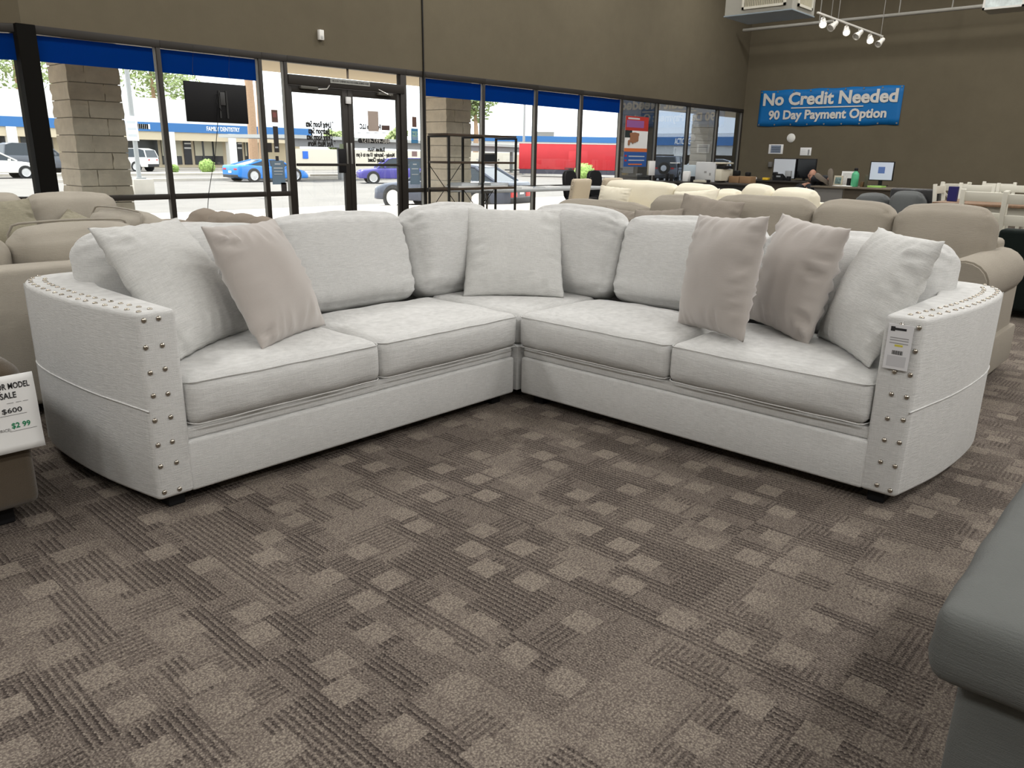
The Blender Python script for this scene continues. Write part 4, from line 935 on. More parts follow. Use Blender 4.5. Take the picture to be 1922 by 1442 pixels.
skin_mesh('trousers', TROUS, person, [pt(hip), pt(hip, .06, .09), Lc(*kn[0]), Lc(ankl[0][0]+.05, ankl[0][1]+.03, ankl[0][2]), pt(hip, .06, -.09), Lc(*kn[1]), Lc(ankl[1][0]+.05, ankl[1][1]+.03, ankl[1][2])], [(0, 1), (1, 2), (2, 3), (0, 4), (4, 5), (5, 6)], [.155, .10, .075, .052, .10, .075, .052])
# head: skull, jaw, nose, ears, brow, beard
hm = Matrix.Translation(Lc(hx, hy, hz)) @ Matrix(((fd.x, sd.x, 0, 0), (fd.y, sd.y, 0, 0), (0, 0, 1, 0), (0, 0, 0, 1))) @ Matrix.Rotation(-.35, 4, 'Z') @ Matrix.Rotation(.22, 4, 'Y')
bm = bmesh.new(); bmesh.ops.create_uvsphere(bm, u_segments=24, v_segments=18, radius=1)
for v in bm.verts:
    x, y, z = v.co; wz = 1-.28*sstep(.0, -1, z); v.co = Vector((x*.098*(1+.06*(z < 0))*(1 if x < 0 else .95), y*.077*wz, z*.122))
    if x > .6 and -.75 < z < .1: v.co.x += .012*(1-abs(z+.4))
bm.transform(hm); me = bpy.data.meshes.new('head'); bm.to_mesh(me); bm.free(); me.materials.append(SKIN); me.polygons.foreach_set('use_smooth', [True]*len(me.polygons)); head = link(bpy.data.objects.new('head', me), person)
def hp(x, y, z): return hm @ Vector((x, y, z))
MB().tube([hp(.088, 0, .015), hp(.112, 0, -.028), hp(.095, 0, -.038)], .012, 8, rr=[.008, .014, .009]).build('nose', SKIN, head, smooth=True)
for q in (-1, 1):
    MB().tube([hp(-.005, .076*q, .02), hp(-.012, .086*q, .0), hp(-.004, .076*q, -.03)], .012, 6).build('ear', SKIN, head, smooth=True)
    MB().tube([hp(.086, .018*q, .028), hp(.082, .045*q, .030)], .006, 5).build('eyebrow', mat('dark_hair', (.03, .02, .015), .8), head)
    MB().tube([hp(.086, .022*q, .010), hp(.083, .040*q, .010)], .005, 5).build('eye', INK, head)
MB().tube([hp(.100, -.022, -.060), hp(.103, 0, -.058), hp(.100, .022, -.060)], .004, 5).build('mouth', mat('lips', (.25, .09, .07), .5), head)
MB().tube([hp(.05, -.060, -.075), hp(.082, -.038, -.092), hp(.097, 0, -.098), hp(.082, .038, -.092), hp(.05, .060, -.075)], .018, 8).build('beard', MATS['dark_hair'], head, smooth=True)
# shoes: soles towards the room
SOLE = mat('grey_sole', (.22, .19, .155), .7); UPPER = mat('shoe_upper', (.07, .055, .045), .7)
for k, (a, toe, roll_) in enumerate(((ankl[0], Vector((-.10, .155, .12)), 0), (ankl[1], Vector((-.06, .02, .25)), 0))):
    ax = toe.normalized(); nrm = Vector((-.93, -.25, -.1)); nrm = (nrm - ax*nrm.dot(ax)).normalized(); sd2 = ax.cross(nrm)
    M = Matrix((ax, sd2, nrm)).transposed().to_4x4(); M.translation = Vector(Lc(*a)) + nrm*.07 - ax*.06
    prof = [(-.03, -.034), (.06, -.033), (.14, -.044), (.20, -.046), (.25, -.034), (.272, 0), (.25, .036), (.20, .046), (.14, .038), (.06, .033), (-.03, .034), (-.045, 0)]
    b = MB().prism(prof, 0, .022).bevel(.004); b.bm.transform(M); sole = b.build('shoe', SOLE, person, smooth=True)
    b = MB().prism([(x*.97, y*.93) for x, y in prof], -.085, 0, top=[(x*.97, y*.95) for x, y in prof]).bevel(.02, 3); b.bm.transform(M); b.build('upper', UPPER, sole, smooth=True)
office('black office chair under the leaning man', (15.5-fd.x*.14, hy-.06-fd.y*.14, 0), math.atan2(fd.y, fd.x)+PI/2).scale = (1, 1, .80)

# ================================================================ THE WALLS
t = thing('banner', 'blue vinyl banner reading No Credit Needed hung on the brown wall', 'banner', (WX-.006, 7.2, 2.37))
BLUEB = mat('banner_blue', (.0, .135, .40), .55, var=.05, vscale=2); b = MB(); BW, BH = 3.20, .80
def bw(u, v): return Vector((-.004-.012*(math.sin(u*9+v*2)*.5+.5)*(.3+.7*abs(v)), -u*BW/2, v*BH/2 - (.008*math.sin(u*14) if abs(v) > .99 else 0)))
gr = [[b.bm.verts.new(bw(i/20-1, j/3-1)) for i in range(41)] for j in range(7)]
for j in range(6):
    for i in range(40): b.bm.faces.new((gr[j][i], gr[j][i+1], gr[j+1][i+1], gr[j+1][i]))
sh = b.build('vinyl_sheet', BLUEB, t, smooth=True); md = sh.modifiers.new('t', 'SOLIDIFY'); md.thickness = .001
WTX = mat('banner_white', (.62, .60, .56), .6)
def on_wall(px0, px1, py): a, b_ = atx(px0, py, WX-.03), atx(px1, py, WX-.03); return (a.y+b_.y)/2-7.2, a.y-b_.y, (a.z+b_.z)/2-2.37
for body, px0, px1, py, cap in (('No Credit Needed', 1433, 1685, 184.5, .37), ('90 Day Payment Option', 1443, 1664, 215, .27)):
    yc, wd, zc = on_wall(px0, px1, py); text_obj(body, cap, WTX, 'lettering', t, face_x(-.024, yc, zc), bold=.035, width=wd)
yc, wd, zc = on_wall(1485, 1620, 201); part('underline', WTX, t, (-.022, yc-wd/2, zc-.012), (-.019, yc+wd/2, zc+.012))
for sx in range(9):
    for v in (-1, 1): MB().lathe([(.012, 0), (.018, .002), (.018, .004), (.012, .004)], 8, Matrix.Translation((-.022, (sx/4-1)*(BW/2-.04), v*(BH/2-.035))) @ Matrix.Rotation(-PI/2, 4, 'Y')).build('grommet', GREYAL, t)
p = atx(1485, 259, WX); t = thing('wall_disc', 'plain white round disc mounted on the wall below the banner', 'wall fixture', (WX, p.y, p.z))
MB().lathe([(0, .035), (.07, .03), (.092, .015), (.095, 0)], 24, Matrix.Rotation(-PI/2, 4, 'Y')).build('cover', WHITEP, t, smooth=True); MB().lathe([(.0, .012), (.10, .012), (.10, 0), (0, 0)], 24, Matrix.Rotation(-PI/2, 4, 'Y')).build('base_ring', WHITEP, t, smooth=True)
def wallpaper(name, label, cat, x0, y0, x1, y1, bits):
    a, b_ = atx(x0, y0, WX), atx(x1, y1, WX); t = thing(name, label, cat, (WX, (a.y+b_.y)/2, (a.z+b_.z)/2)); W_, H_ = a.y-b_.y, a.z-b_.z
    part('sheet', PAPER, t, (-.012, -W_/2, -H_/2), (-.001, W_/2, H_/2), .002)
    for (u0, v0, u1, v1, mm) in bits: part('print', mm, t, (-.0135, W_/2-u1*W_, H_/2-v1*H_), (-.012, W_/2-u0*W_, H_/2-v0*H_))
LBL = mat('notice_blue', (.20, .24, .31), .6)
wallpaper('framed_notice', 'white framed notice with a blue-grey printed panel on the brown wall', 'notice', 1444, 271, 1469, 289, ((.15, .1, .85, .9, LBL), (.2, .34, .8, .38, LT), (.2, .52, .8, .56, LT), (.2, .7, .8, .74, LT)))
wallpaper('paper_notice', 'small white sheet with a dark scribble on the brown wall', 'notice', 1503, 277, 1522, 292, ((.7, .25, .85, .95, INKG), (.15, .3, .5, .33, LT), (.15, .5, .5, .53, LT)))
p = aty(600, 66, WY); t = thing('wall_sensor', 'small white sensor box on the wall above the doors', 'sensor', (p.x, WY, p.z)); part('housing', WHITEP, t, (-.037, -.05, -.062), (.037, 0, .062), .008); part('lens', mat('lens_grey', (.5, .5, .48), .3), t, (-.02, -.054, -.045), (.02, -.05, -.01), .002)
p = aty(793, 60, WY-.01); tag(MB().tube([(p.x, WY-.012, 5.98), (p.x, WY-.012, 3.5), (p.x+.01, WY-.012, 2.2), (p.x+.02, WY-.012, .1)], .012, 8).build('conduit', BLKM), 'thin black conduit running down the wall beside the doors', 'conduit')

# ================================================================ OVERHEAD
UN = mat('unit_grey', (.30, .29, .25), .55); UW = mat('unit_white_frame', (.55, .53, .45), .5); UB = mat('unit_underside', (.22, .26, .29), .5)
t = thing('hanging_cooler', 'grey box-shaped air unit with slatted grilles hanging from the ceiling', 'air unit', (12.35, 5.55, 3.40))
ux, uy, uz = .85, 1.12, .75
MB().box((0, 0, .02), (ux, uy, uz)).bevel(.006).build('housing', UN, t); part('drip_pan', UB, t, (-.01, -.01, 0), (ux+.01, uy+.01, .02), .003)
def grille(axis, a0, a1, z0, z1, n_):
    g = MB(); f = .035
    def bx(u0, u1, q0, q1, d0, d1): 
        return ((-d1, u0, q0), (-d0, u1, q1)) if axis == 'x' else ((u0, -d1, q0), (u1, -d0, q1))
    for q in ((a0, a1, z0, z0+f), (a0, a1, z1-f, z1), (a0, a0+f, z0, z1), (a1-f, a1, z0, z1)): g.box(*bx(*q, .0, .025))
    g = g.build('grille_frame', UW, t); wd = (a1-a0-2*f)/n_
    for k in range(n_):
        lo_, hi_ = bx(a0+f+k*wd+wd*.15, a0+f+k*wd+wd*.62, z0+f, z1-f, .0, .014); part('slat', mat('grille_slat', (.42, .39, .29), .6), g, lo_, hi_)
grille('x', .10, .82, .08, .70, 22); grille('y', .18, .72, .08, .70, 14)
for x in (.08, ux-.08):
    for y in (.08, uy-.08): MB().tube([(x, y, uz), (x, y, 2.6)], .008, 6).build('hanger_rod', GREYAL, t)

t = thing('track_light', 'white track with six spotlight heads hanging below the ceiling', 'track light', (12.95, 5.37, 3.40))
TW = mat('track_white', (.62, .60, .55), .4); BULB = mat('lit_bulb', (1.0, .95, .84), .3, emit=14.0)
part('track', TW, t, (-.05, -.017, 0), (3.0, .017, .03), .003)
for x in (.5, .8, 2.9): MB().tube([(x, 0, .03), (x, 0, 2.6)], .006, 6).build('hanger_rod', GREYAL, t)
part('feed_box', BLACK, t, (.62, -.02, -.005), (.78, .02, .0), .002)
for k, x in enumerate((.20, .62, 1.22, 1.78, 2.38, 2.92)):
    tow = k % 2 == 0
    d_ = Vector((-.72, -.35, -.62)) if tow else Vector((-.80, .25, -.62)); d_.normalize()
    base = Vector((x, 0, -.09)); M = d_.to_track_quat('Z', 'Y').to_matrix().to_4x4(); M.translation = base
    h_ = MB().lathe([(0, -.10), (.035, -.10), (.042, -.06), (.040, -.03), (.058, .03), (.062, .075), (.052, .075), (.045, .04)], 16, M).build('lamp_head', TW, t, smooth=True)
    MB().tube([(x, 0, .0), (x, 0, -.05), base - d_*.05], .010, 6).build('stem', TW, h_)
    MB().lathe([(0, .062), (.030, .060), (.048, .052), (.046, .045)], 14, M).build('bulb', BULB if tow else mat('unlit_bulb', (.55, .54, .50), .3), h_, smooth=True)
    if not tow: continue
    ld = bpy.data.lights.new('spot', 'SPOT'); ld.energy = 70; ld.spot_size = 1.1; ld.spot_blend = .8; ld.shadow_soft_size = .05; ld.color = (1, .92, .78)
    lo_ = link(bpy.data.objects.new('spot_lamp', ld), h_); lo_.location = base + d_*.085; lo_.rotation_euler = d_.to_track_quat('-Z', 'Y').to_euler()

a, b_ = atx(1395, 57, 17.6), atx(1840, 12, 17.6)
t = thing('pipe', 'long pale pipe hanging along the banner wall near the ceiling', 'pipe', (17.6, a.y, a.z))
sl = (b_.z-a.z)/(a.y-b_.y); MB().tube([(0, 0, 0), (0, -9.5, sl*9.5)], .035, 10).build('tube', mat('pipe_grey', (.27, .26, .23), .5), t, smooth=True)
for px in (1538, 1685, 1783): p = atx(px, 40, 17.6); MB().tube([(0, p.y-a.y, .02+sl*(a.y-p.y)), (0, p.y-a.y, 1.95-.0)], .012, 6).build('hanger_rod', MATS['pipe_grey'], t)
a, b_ = atx(1843, 19, 15.0), atx(1921, 15, 15.0)
t = thing('hanging_light_box', 'white framed light box with a frosted panel hanging near the ceiling', 'light', (15.0, (a.y+b_.y)/2, a.z)); hw = (a.y-b_.y)/2
part('case', UN, t, (.02, -hw, 0), (.5, hw, .6), .005); part('frosted_panel', mat('frosted_panel', (.70, .78, .78), .4, var=.25, vscale=9, emit=0), t, (.004, -hw+.03, .03), (.02, hw-.03, .57))
fb = MB(); 
for lo_, hi_ in (((0, -hw, 0), (.022, hw, .03)), ((0, -hw, .57), (.022, hw, .6)), ((0, -hw, 0), (.022, -hw+.03, .6)), ((0, hw-.03, 0), (.022, hw, .6))): fb.box(lo_, hi_)
fb.build('frame', WHITEP, t)
for sy in (-1, 1): MB().tube([(.25, sy*hw*.8, .6), (.25, sy*hw*.8, 6-a.z)], .008, 6).build('hanger_rod', GREYAL, t)

# unseen ceiling panels above the frame, added in rows arranged to light the sofa
DIFF = mat('lamp_diffuser', (.85, .84, .80), .5)
for x, ys in ((-3.2, (-5.2, -2.4, .4, 3.2, 6.0)), (-.4, (-5.2, -2.4, 6.2)), (2.4, (-5.2, -2.4, 7.0)), (5.2, (-5.2, -2.4, 2.0, 7.0)), (8.6, (-5.2, -2.4, 1.5, 4.5, 7.5)), (12.0, (-5.2, -2.4, 1.5, 4.5, 7.5)), (15.4, (-5.2, -2.4, 1.5, 4.5, 7.5))):
    for y in ys:
        t = thing('ceiling_light', 'unseen white rectangular ceiling light panel, added in rows to light the showroom', 'ceiling light', (x, y, 5.5), 0, 'ceiling light panels')
        part('housing', WHITEP, t, (-.62, -.32, .012), (.62, .32, .10), .01); part('diffuser', DIFF, t, (-.58, -.28, 0), (.58, .28, .012))
        for sx in (-1, 1): MB().tube([(sx*.5, 0, .1), (sx*.5, 0, .5)], .006, 6).build('hanger_rod', GREYAL, t)
        ld = bpy.data.lights.new('ceiling_panel_offscreen', 'AREA'); ld.shape = 'RECTANGLE'; ld.size = 1.15; ld.size_y = .55; ld.energy = ROOM_LAMP_W; ld.color = (1.0, .985, .955)
        lo_ = link(bpy.data.objects.new('ceiling_panel_offscreen', ld), t); lo_.location = (0, 0, -.012)

# ================================================================ OUTSIDE
GZ = -.5
CONC = mat('pale_concrete', (.50, .46, .40), .9, var=.1, vscale=1.5); ASPH = mat('worn_asphalt', (.195, .183, .172), .95, var=.12, vscale=.6, bump=.1, bscale=30)
sbox('sidewalk', (-20, WY+.2, -.25), (60, 13.3, -.05), CONC)
o = MB().prism([(13.3, -.06), (22, GZ), (22, GZ-.3), (13.3, GZ-.3)], -40, 120, 'x').build('driveway_apron', mat('apron_concrete', (.42, .38, .345), .9, var=.1, vscale=.5)); o['kind'] = 'structure'
sbox('parking_lot', (-80, 22, GZ-.3), (220, 160, GZ), ASPH)
SOF = mat('tan_soffit', (.52, .43, .31), .85)
sbox('canopy', (-14, WY+.2, 2.56), (40, 13.1, 3.1), SOF)
for k, (x0, y0, x1, y1) in enumerate(((8, 54, 32, 56), (33, 50, 60, 51.5), (14, 44, 40, 44.4))):
    sbox('curb_island', (x0, y0, GZ), (x1, y1, GZ+.15), CONC)
# split-face block pillars
SPLIT = mat('split_face_block', (.60, .53, .44), .95, var=.12, vscale=7, bump=.6, bscale=22, spec=.1); MORT = mat('mortar', (.42, .38, .33), .95)
def rough_block(lo, hi, seed):
    b = MB(); lo, hi = Vector(lo), Vector(hi); n = (4, 4, 3); V = {}
    def g(i, j, k):
        if (i, j, k) not in V:
            p = Vector((lo.x+(hi.x-lo.x)*i/n[0], lo.y+(hi.y-lo.y)*j/n[1], lo.z+(hi.z-lo.z)*k/n[2])); mid = (0 < k < n[2]) + .35
            if i in (0, n[0]): p.x += (1 if i else -1)*.018*(noise.noise(Vector((p.y*9, p.z*11, seed)))+.15)*mid
            if j in (0, n[1]): p.y += (1 if j else -1)*.018*(noise.noise(Vector((p.x*9, p.z*11, seed+5)))+.15)*mid
            V[(i, j, k)] = b.bm.verts.new(p)
        return V[(i, j, k)]
    for k in (0, n[2]):
        for i in range(n[0]):
            for j in range(n[1]): b.bm.faces.new((g(i, j, k), g(i+1, j, k), g(i+1, j+1, k), g(i, j+1, k)))
    for j in (0, n[1]):
        for i in range(n[0]):
            for k in range(n[2]): b.bm.faces.new((g(i, j, k), g(i+1, j, k), g(i+1, j, k+1), g(i, j, k+1)))
    for i in (0, n[0]):
        for j in range(n[1]):
            for k in range(n[2]): b.bm.faces.new((g(i, j, k), g(i, j+1, k), g(i, j+1, k+1), g(i, j, k+1)))
    return b
PL = ((3.62, 'split-face block pillar outside the window left of the television'), (9.68, 'split-face block pillar outside the window behind the shelf unit'), (15.75, 'split-face block pillar outside the tinted window with the poster'), (22.95, 'split-face block pillar outside the last tinted window'))
for q, (px_, lab) in enumerate(PL):
    t = thing('block_pillar', lab, 'pillar', (px_, 10.4 if px_ < 20 else 12.6, -.05), 0, 'block pillars under the canopy'); S_ = .60
    part('core', MORT, t, (.02, .02, 0), (S_-.02, S_-.02, 2.61))
    for c in range(13):
        z0, z1 = c*.2+.005, c*.2+.195
        cuts = ((.0, .395), (.405, .60)) if (c+q) % 2 else ((.0, .195), (.205, .60))
        for (a_, b_) in cuts: rough_block((a_, 0, z0), (b_, S_, z1), c*7+q*31+a_*10).build('block', SPLIT, t, smooth=True, ang=50)

# building across the car park
FY = 70.0
t = thing('strip_mall', 'white strip mall building with a blue fascia band across the car park', 'building', (0, FY, GZ))
BWH = mat('white_stucco', (.82, .80, .76), .9); BBL = mat('fascia_blue', (.045, .17, .42), .7); BBG = mat('beige_stucco', (.62, .53, .38), .9); DGL = mat('dark_shopfront', (.045, .05, .055), .2); BLND = mat('window_blind', (.55, .52, .40), .8)
def fp(px, py): v = aty(px, py, FY); return v.x, v.z-GZ
zb0, zb1 = fp(326, 248)[1], fp(326, 231.5)[1]; ztop = fp(240, 181)[1]
xl, xr = fp(-160, 300)[0], fp(585, 300)[0]
part('upper_wall', BWH, t, (xl, 0, zb1), (xr, 6, ztop)); part('blue_fascia', BBL, t, (xl, -.35, zb0), (xr, .2, zb1)); part('soffit_beam', BBG, t, (xl, -.2, zb0-.7), (xr, .5, zb0)); part('back_wall', BBG, t, (xl, 2.0, 0), (xr, 6, zb0)); part('walkway', CONC, t, (xl, -1.2, 0), (xr, 2, .15))
for px0, px1 in ((15, 34), (316, 327), (427, 441), (-60, -45)):
    a_, b_ = fp(px0, 280)[0], fp(px1, 280)[0]; part('column', BWH, t, (a_, -.35, .15), (b_, .3, zb0))
def shop(px0, px1, py0, py1, m, name='window', d0=1.9, parent=t):
    a_, b_ = fp(px0, py0), fp(px1, py1); s_ = (FY+d0)/FY
    o_ = part(name, m, parent, (a_[0]*s_, d0, max(.15, (b_[1]+GZ-1.2)*s_+1.2-GZ)), (b_[0]*s_, d0+.12, (a_[1]+GZ-1.2)*s_+1.2-GZ)); return o_
for (x0, x1, y0, y1, m, nm) in ((-10, 14, 250, 281, DGL, 'window'), (37, 64, 250, 300, DGL, 'window'), (96, 104, 252, 300, DGL, 'window'), (238, 300, 257, 309, DGL, 'window'), (301, 343, 259, 309, DGL, 'window'), (343, 362, 259, 309, mat('shop_door', (.02, .022, .028), .3), 'door'), (363, 420, 259, 309, DGL, 'window'), (443, 457, 262, 309, MATS['shop_door'], 'door'), (458, 472, 262, 309, DGL, 'window')):
    w_ = shop(x0, x1, y0, y1, m, nm)
    if nm == 'window' and x0 > 290:
        a_, b_ = x0+1, x1-1; o_ = shop(a_, b_, y0+1, 293, BLND, 'blind', 1.86, w_)
        for f_ in (.33, .66) if x1-x0 > 40 else (.5,): shop(x0+(x1-x0)*f_-.6, x0+(x1-x0)*f_+.6, y0, y1, DGL, 'mullion', 1.84, w_)
    if nm == 'door': shop(x0+3, x1-3, 268, 271, PAPER, 'sign_strip', 1.86, w_); shop(x0+3, x1-3, 276.5, 279.5, PAPER, 'sign_strip', 1.86, w_)
a_, b_ = fp(384, 243), fp(446, 243); SGN = mat('sign_white', (.9, .9, .9), .6)
text_obj('FAMILY DENTISTRY', .52, SGN, 'lettering', t, face_y((a_[0]+b_[0])/2, -.36, (zb0+zb1)/2), bold=.02, width=b_[0]-a_[0])
a_, b_ = fp(239, 237), fp(275, 237)
for k in range(10): u = a_[0]+(b_[0]-a_[0])*k/10; part('letter_block', SGN, t, (u, -.37, (zb0+zb1)/2-.20), (u+.30, -.35, (zb0+zb1)/2+.20))

# glass shop building on the right
AX = 79.0
t = thing('glass_shop', 'low white building with a blue fascia seen through the tinted windows', 'building', (AX, 0, GZ))
def gp(px, py): v = atx(px, py, AX); return v.y, v.z-GZ
y1_, z1_ = gp(1195, 257.5); y0_, z0_ = gp(1420, 257); zb = gp(1270, 273)[1]
part('blue_fascia', BBL, t, (-.3, y0_, zb), (.4, y1_, z1_)); part('upper_wall', BWH, t, (0, y0_, zb-1.0), (5, y1_, zb)); part('roof_wall', BWH, t, (.4, y0_, z1_), (5, y1_, z1_+.4)); part('shopfront', mat('shop_dark_grey', (.10, .095, .09), .8), t, (2.5, y0_, 0), (5, y1_, zb-1))  # shopfront is one dark grey wall set back behind the columns
for px0, px1 in ((1266, 1281), (1212, 1222)):
    a_, b_ = gp(px0, 300)[0], gp(px1, 300)[0]; part('column', BWH, t, (-.2, b_, 0), (.6, a_, zb-1))
a_, b_ = gp(1269, 265)[0], gp(1312, 265)[0]
text_obj('ACTION GLASS', .9, SGN, 'lettering', t, face_x(-.32, (a_+b_)/2, (zb+z1_)/2-.05), bold=.03, width=a_-b_)
t = thing('far_building', 'long white building with a blue roof band beyond the carport', 'building', (84, 71, GZ), math.radians(-50))
part('wall', BWH, t, (-13, 0, 0), (11, 6, 4.0)); part('blue_band', BBL, t, (-13, -.3, 3.55), (11, 0, 4.3)); part('roof_plant', GREYAL, t, (-1, 1, 4.0), (1.5, 3, 4.9)); part('lower_wall', mat('tan_wall', (.6, .5, .38), .9), t, (-13, -.2, 0), (11, -.05, 1.8))

# carport
A3, B3 = atz(636, 338, GZ), atz(961, 327, GZ); dv = (B3-A3).normalized(); CA = A3-dv*5; LN = (B3-A3).length+37
t = thing('carport', 'grey steel carport across the middle of the car park', 'carport', (CA.x, CA.y, GZ), math.atan2(dv.y, dv.x)); CG = mat('carport_grey', (.20, .20, .20), .6)
part('roof', mat('carport_roof', (.40, .40, .38), .6), t, (0, -.6, 2.45), (LN, 5, 2.65)); part('beam', CG, t, (0, -.3, 2.0), (LN, -.1, 2.45))
for k in range(5): x = 5+((B3-A3).length)*k/2*.98; part('post', CG, t, (x-.14, -.32, 0), (x+.14, -.05, 2.0)) if x < LN else None
sbox('boundary_wall', (aty(552, 300, 68).x, 68, GZ), (75, 68.3, 1.5), mat('cream_block_wall', (.72, .66, .55), .9))
p = aty(574, 291, 67.9); tag(MB().box((p.x-.3, 67.93, p.z-.35), (p.x+.3, 68.0, p.z+.35)).bevel(.01).build('blue_sign', mat('handicap_blue', (.03, .15, .62), .5)), 'small bright blue square sign on the cream boundary wall', 'sign')

# lamp posts, palm trunks
def pole(label, px, py, h_, r, base=None, sign=False):
    p = atz(px, py, GZ); t = thing('lamp_post', label, 'post', (p.x, p.y, GZ), 0, 'car park posts'); PG = mat('post_grey', (.33, .34, .34), .5)
    z0 = 0
    if base: part('footing', CONC, t, (-base/2, -base/2, 0), (base/2, base/2, base*.75), .03); z0 = base*.75; part('base_plate', PG, t, (-r*2.2, -r*2.2, z0), (r*2.2, r*2.2, z0+.06))
    MB().tube([(0, 0, z0), (0, 0, h_)], r, 10).build('shaft', PG, t, smooth=True); part('lamp_arm', PG, t, (-.05, -1.2, h_-.12), (.05, .1, h_), .01); part('lamp_head', PG, t, (-.2, -1.7, h_-.16), (.2, -1.1, h_), .02)
    if sign:
        M = Matrix.Rotation(math.radians(-25), 4, 'Z'); s_ = MB().box((-.26, -r-.04, 2.0), (.16, -r-.01, 2.9), M).bevel(.004).build('sign_panel', PAPER, t)
        for k in range(3): MB().box((-.20, -r-.045, 2.15+k*.24), (.10, -r-.041, 2.24+k*.24), M).build('sign_text_line', LT, s_)
pole('grey lamp post on a concrete footing with a white sign panel', 265, 365, 8.5, .085, .78, True); pole('grey lamp post rising in front of the red trailer', 982, 328, 9, .12)
TRK = mat('palm_trunk', (.40, .26, .165), .95, var=.25, vscale=8, stretch=(1, 1, 6)); LEAF = mat('leaf_green', (.33, .40, .17), .7, var=.3, vscale=4); LEAFB = mat('bush_green', (.26, .38, .10), .7, var=.4, vscale=9)
for k, (px, py, h_) in enumerate(((478, 324, 13), (494, 322, 15))):
    p = atz(px, py, GZ); t = thing('palm_tree', ('thick palm trunk rising beside the blue sports car', 'slender palm trunk behind the sidelight')[k], 'palm', (p.x, p.y, GZ), 0, 'palms in the car park'); r = (.33, .2)[k]
    MB().tube([(0, 0, 0), (.1, 0, h_*.4), (.05, .1, h_)], r, 10, rr=[r*1.25, r, r*.85]).build('trunk', TRK, t, smooth=True)
    for q in range(14):
        a = q*2*PI/14; u = Vector((math.cos(a), math.sin(a), 0)); n_ = Vector((-u.y, u.x, 0)); b = MB(); pr = None
        for s_ in range(6):
            c_ = Vector((.05, .1, h_)) + u*(s_*.45) + Vector((0, 0, .6*math.sin(s_*.55)-.09*s_*s_)); w_ = .28*math.sin(PI*(s_+.4)/6.2)
            e1, e2 = b.bm.verts.new(c_+n_*w_), b.bm.verts.new(c_-n_*w_)
            if pr: b.bm.faces.new((pr[0], pr[1], e2, e1))
            pr = (e1, e2)
        b.build('frond', LEAF, t)
def foliage(name, m, parent, blobs, n, leaf, seed):
    rnd = random.Random(seed); b = MB()
    for (c, rx, ry, rz_) in blobs:
        for _ in range(n):
            d = Vector((rnd.gauss(0, 1), rnd.gauss(0, 1), rnd.gauss(0, 1))).normalized()*(rnd.random()**.35)
            p = Vector(c)+Vector((d.x*rx, d.y*ry, d.z*rz_)); u = Vector((rnd.gauss(0, 1), rnd.gauss(0, 1), rnd.gauss(0, 1))).normalized(); v = u.orthogonal().normalized(); l_ = leaf*rnd.uniform(.6, 1.4)
            b.quad(p-u*l_, p+v*l_*.5, p+u*l_, p-v*l_*.5)
    return b.build(name, m, parent)
def tree(label, px, py, Y, r, h_, seed):
    v = aty(px, py, Y); t = thing('tree', label, 'tree', (v.x, Y, GZ), 0, 'trees beyond the buildings'); rnd = random.Random(seed)
    MB().tube([(0, 0, 0), (.2, 0, h_*.4), (0, .1, h_*.8)], .3, 8, rr=[.4, .3, .12]).build('trunk', TRK, t)
    bl = [((rnd.uniform(-r, r)*.6, rnd.uniform(-r, r)*.4, h_-r*.5+rnd.uniform(-.5, .5)*r*.8), r*.6, r*.6, r*.5) for _ in range(6)]
    foliage('crown', LEAF, t, bl, 420, .30, seed)
tree('broad feathery tree above the strip mall near the frame post', 30, 150, 92, 6.5, 14.0, 1); tree('broad feathery tree above the strip mall roof right of the pillar', 285, 165, 92, 6.0, 13.5, 2); tree('pale tree between the pillar and the white building', 892, 215, 70, 3.4, 10, 3); tree('small tree behind the carport by the doors', 745, 255, 80, 1.6, 4.6, 4); tree('low round tree behind the cream wall', 632, 262, 78, 1.4, 3.6, 5)
def bush(label, px, py, r, seed, z=GZ):
    p = atz(px, py, GZ); t = thing('bush', label, 'bush', (p.x, p.y, GZ), 0, 'clipped bushes in the car park')
    bm = bmesh.new(); bmesh.ops.create_icosphere(bm, subdivisions=3, radius=r*.88)
    for v in bm.verts: v.co *= 1+.12*noise.noise(v.co*3+Vector((seed, 0, 0))); v.co.z = v.co.z*.9+r*.85
    me = bpy.data.meshes.new('core'); bm.to_mesh(me); bm.free(); me.materials.append(LEAFB); link(bpy.data.objects.new('core', me), t)
    foliage('leaves', LEAFB, t, [((0, 0, r*.85), r, r, r*.92)], 900, .07, seed); MB().tube([(0, 0, 0), (0, 0, r*.4)], .06, 6).build('stem', TRK, t)
bush('round clipped bush in front of the dentist shopfront', 390, 326, .62, 1); bush('round bright green bush in front of the red trailer', 1095, 342, .75, 2); bush('small round bush seen through the right door', 674, 318, .5, 3); bush('small grey-green bush beside the carport post', 699, 318, .5, 4); bush('dry little shrub on the kerb island', 328, 324, .34, 5)

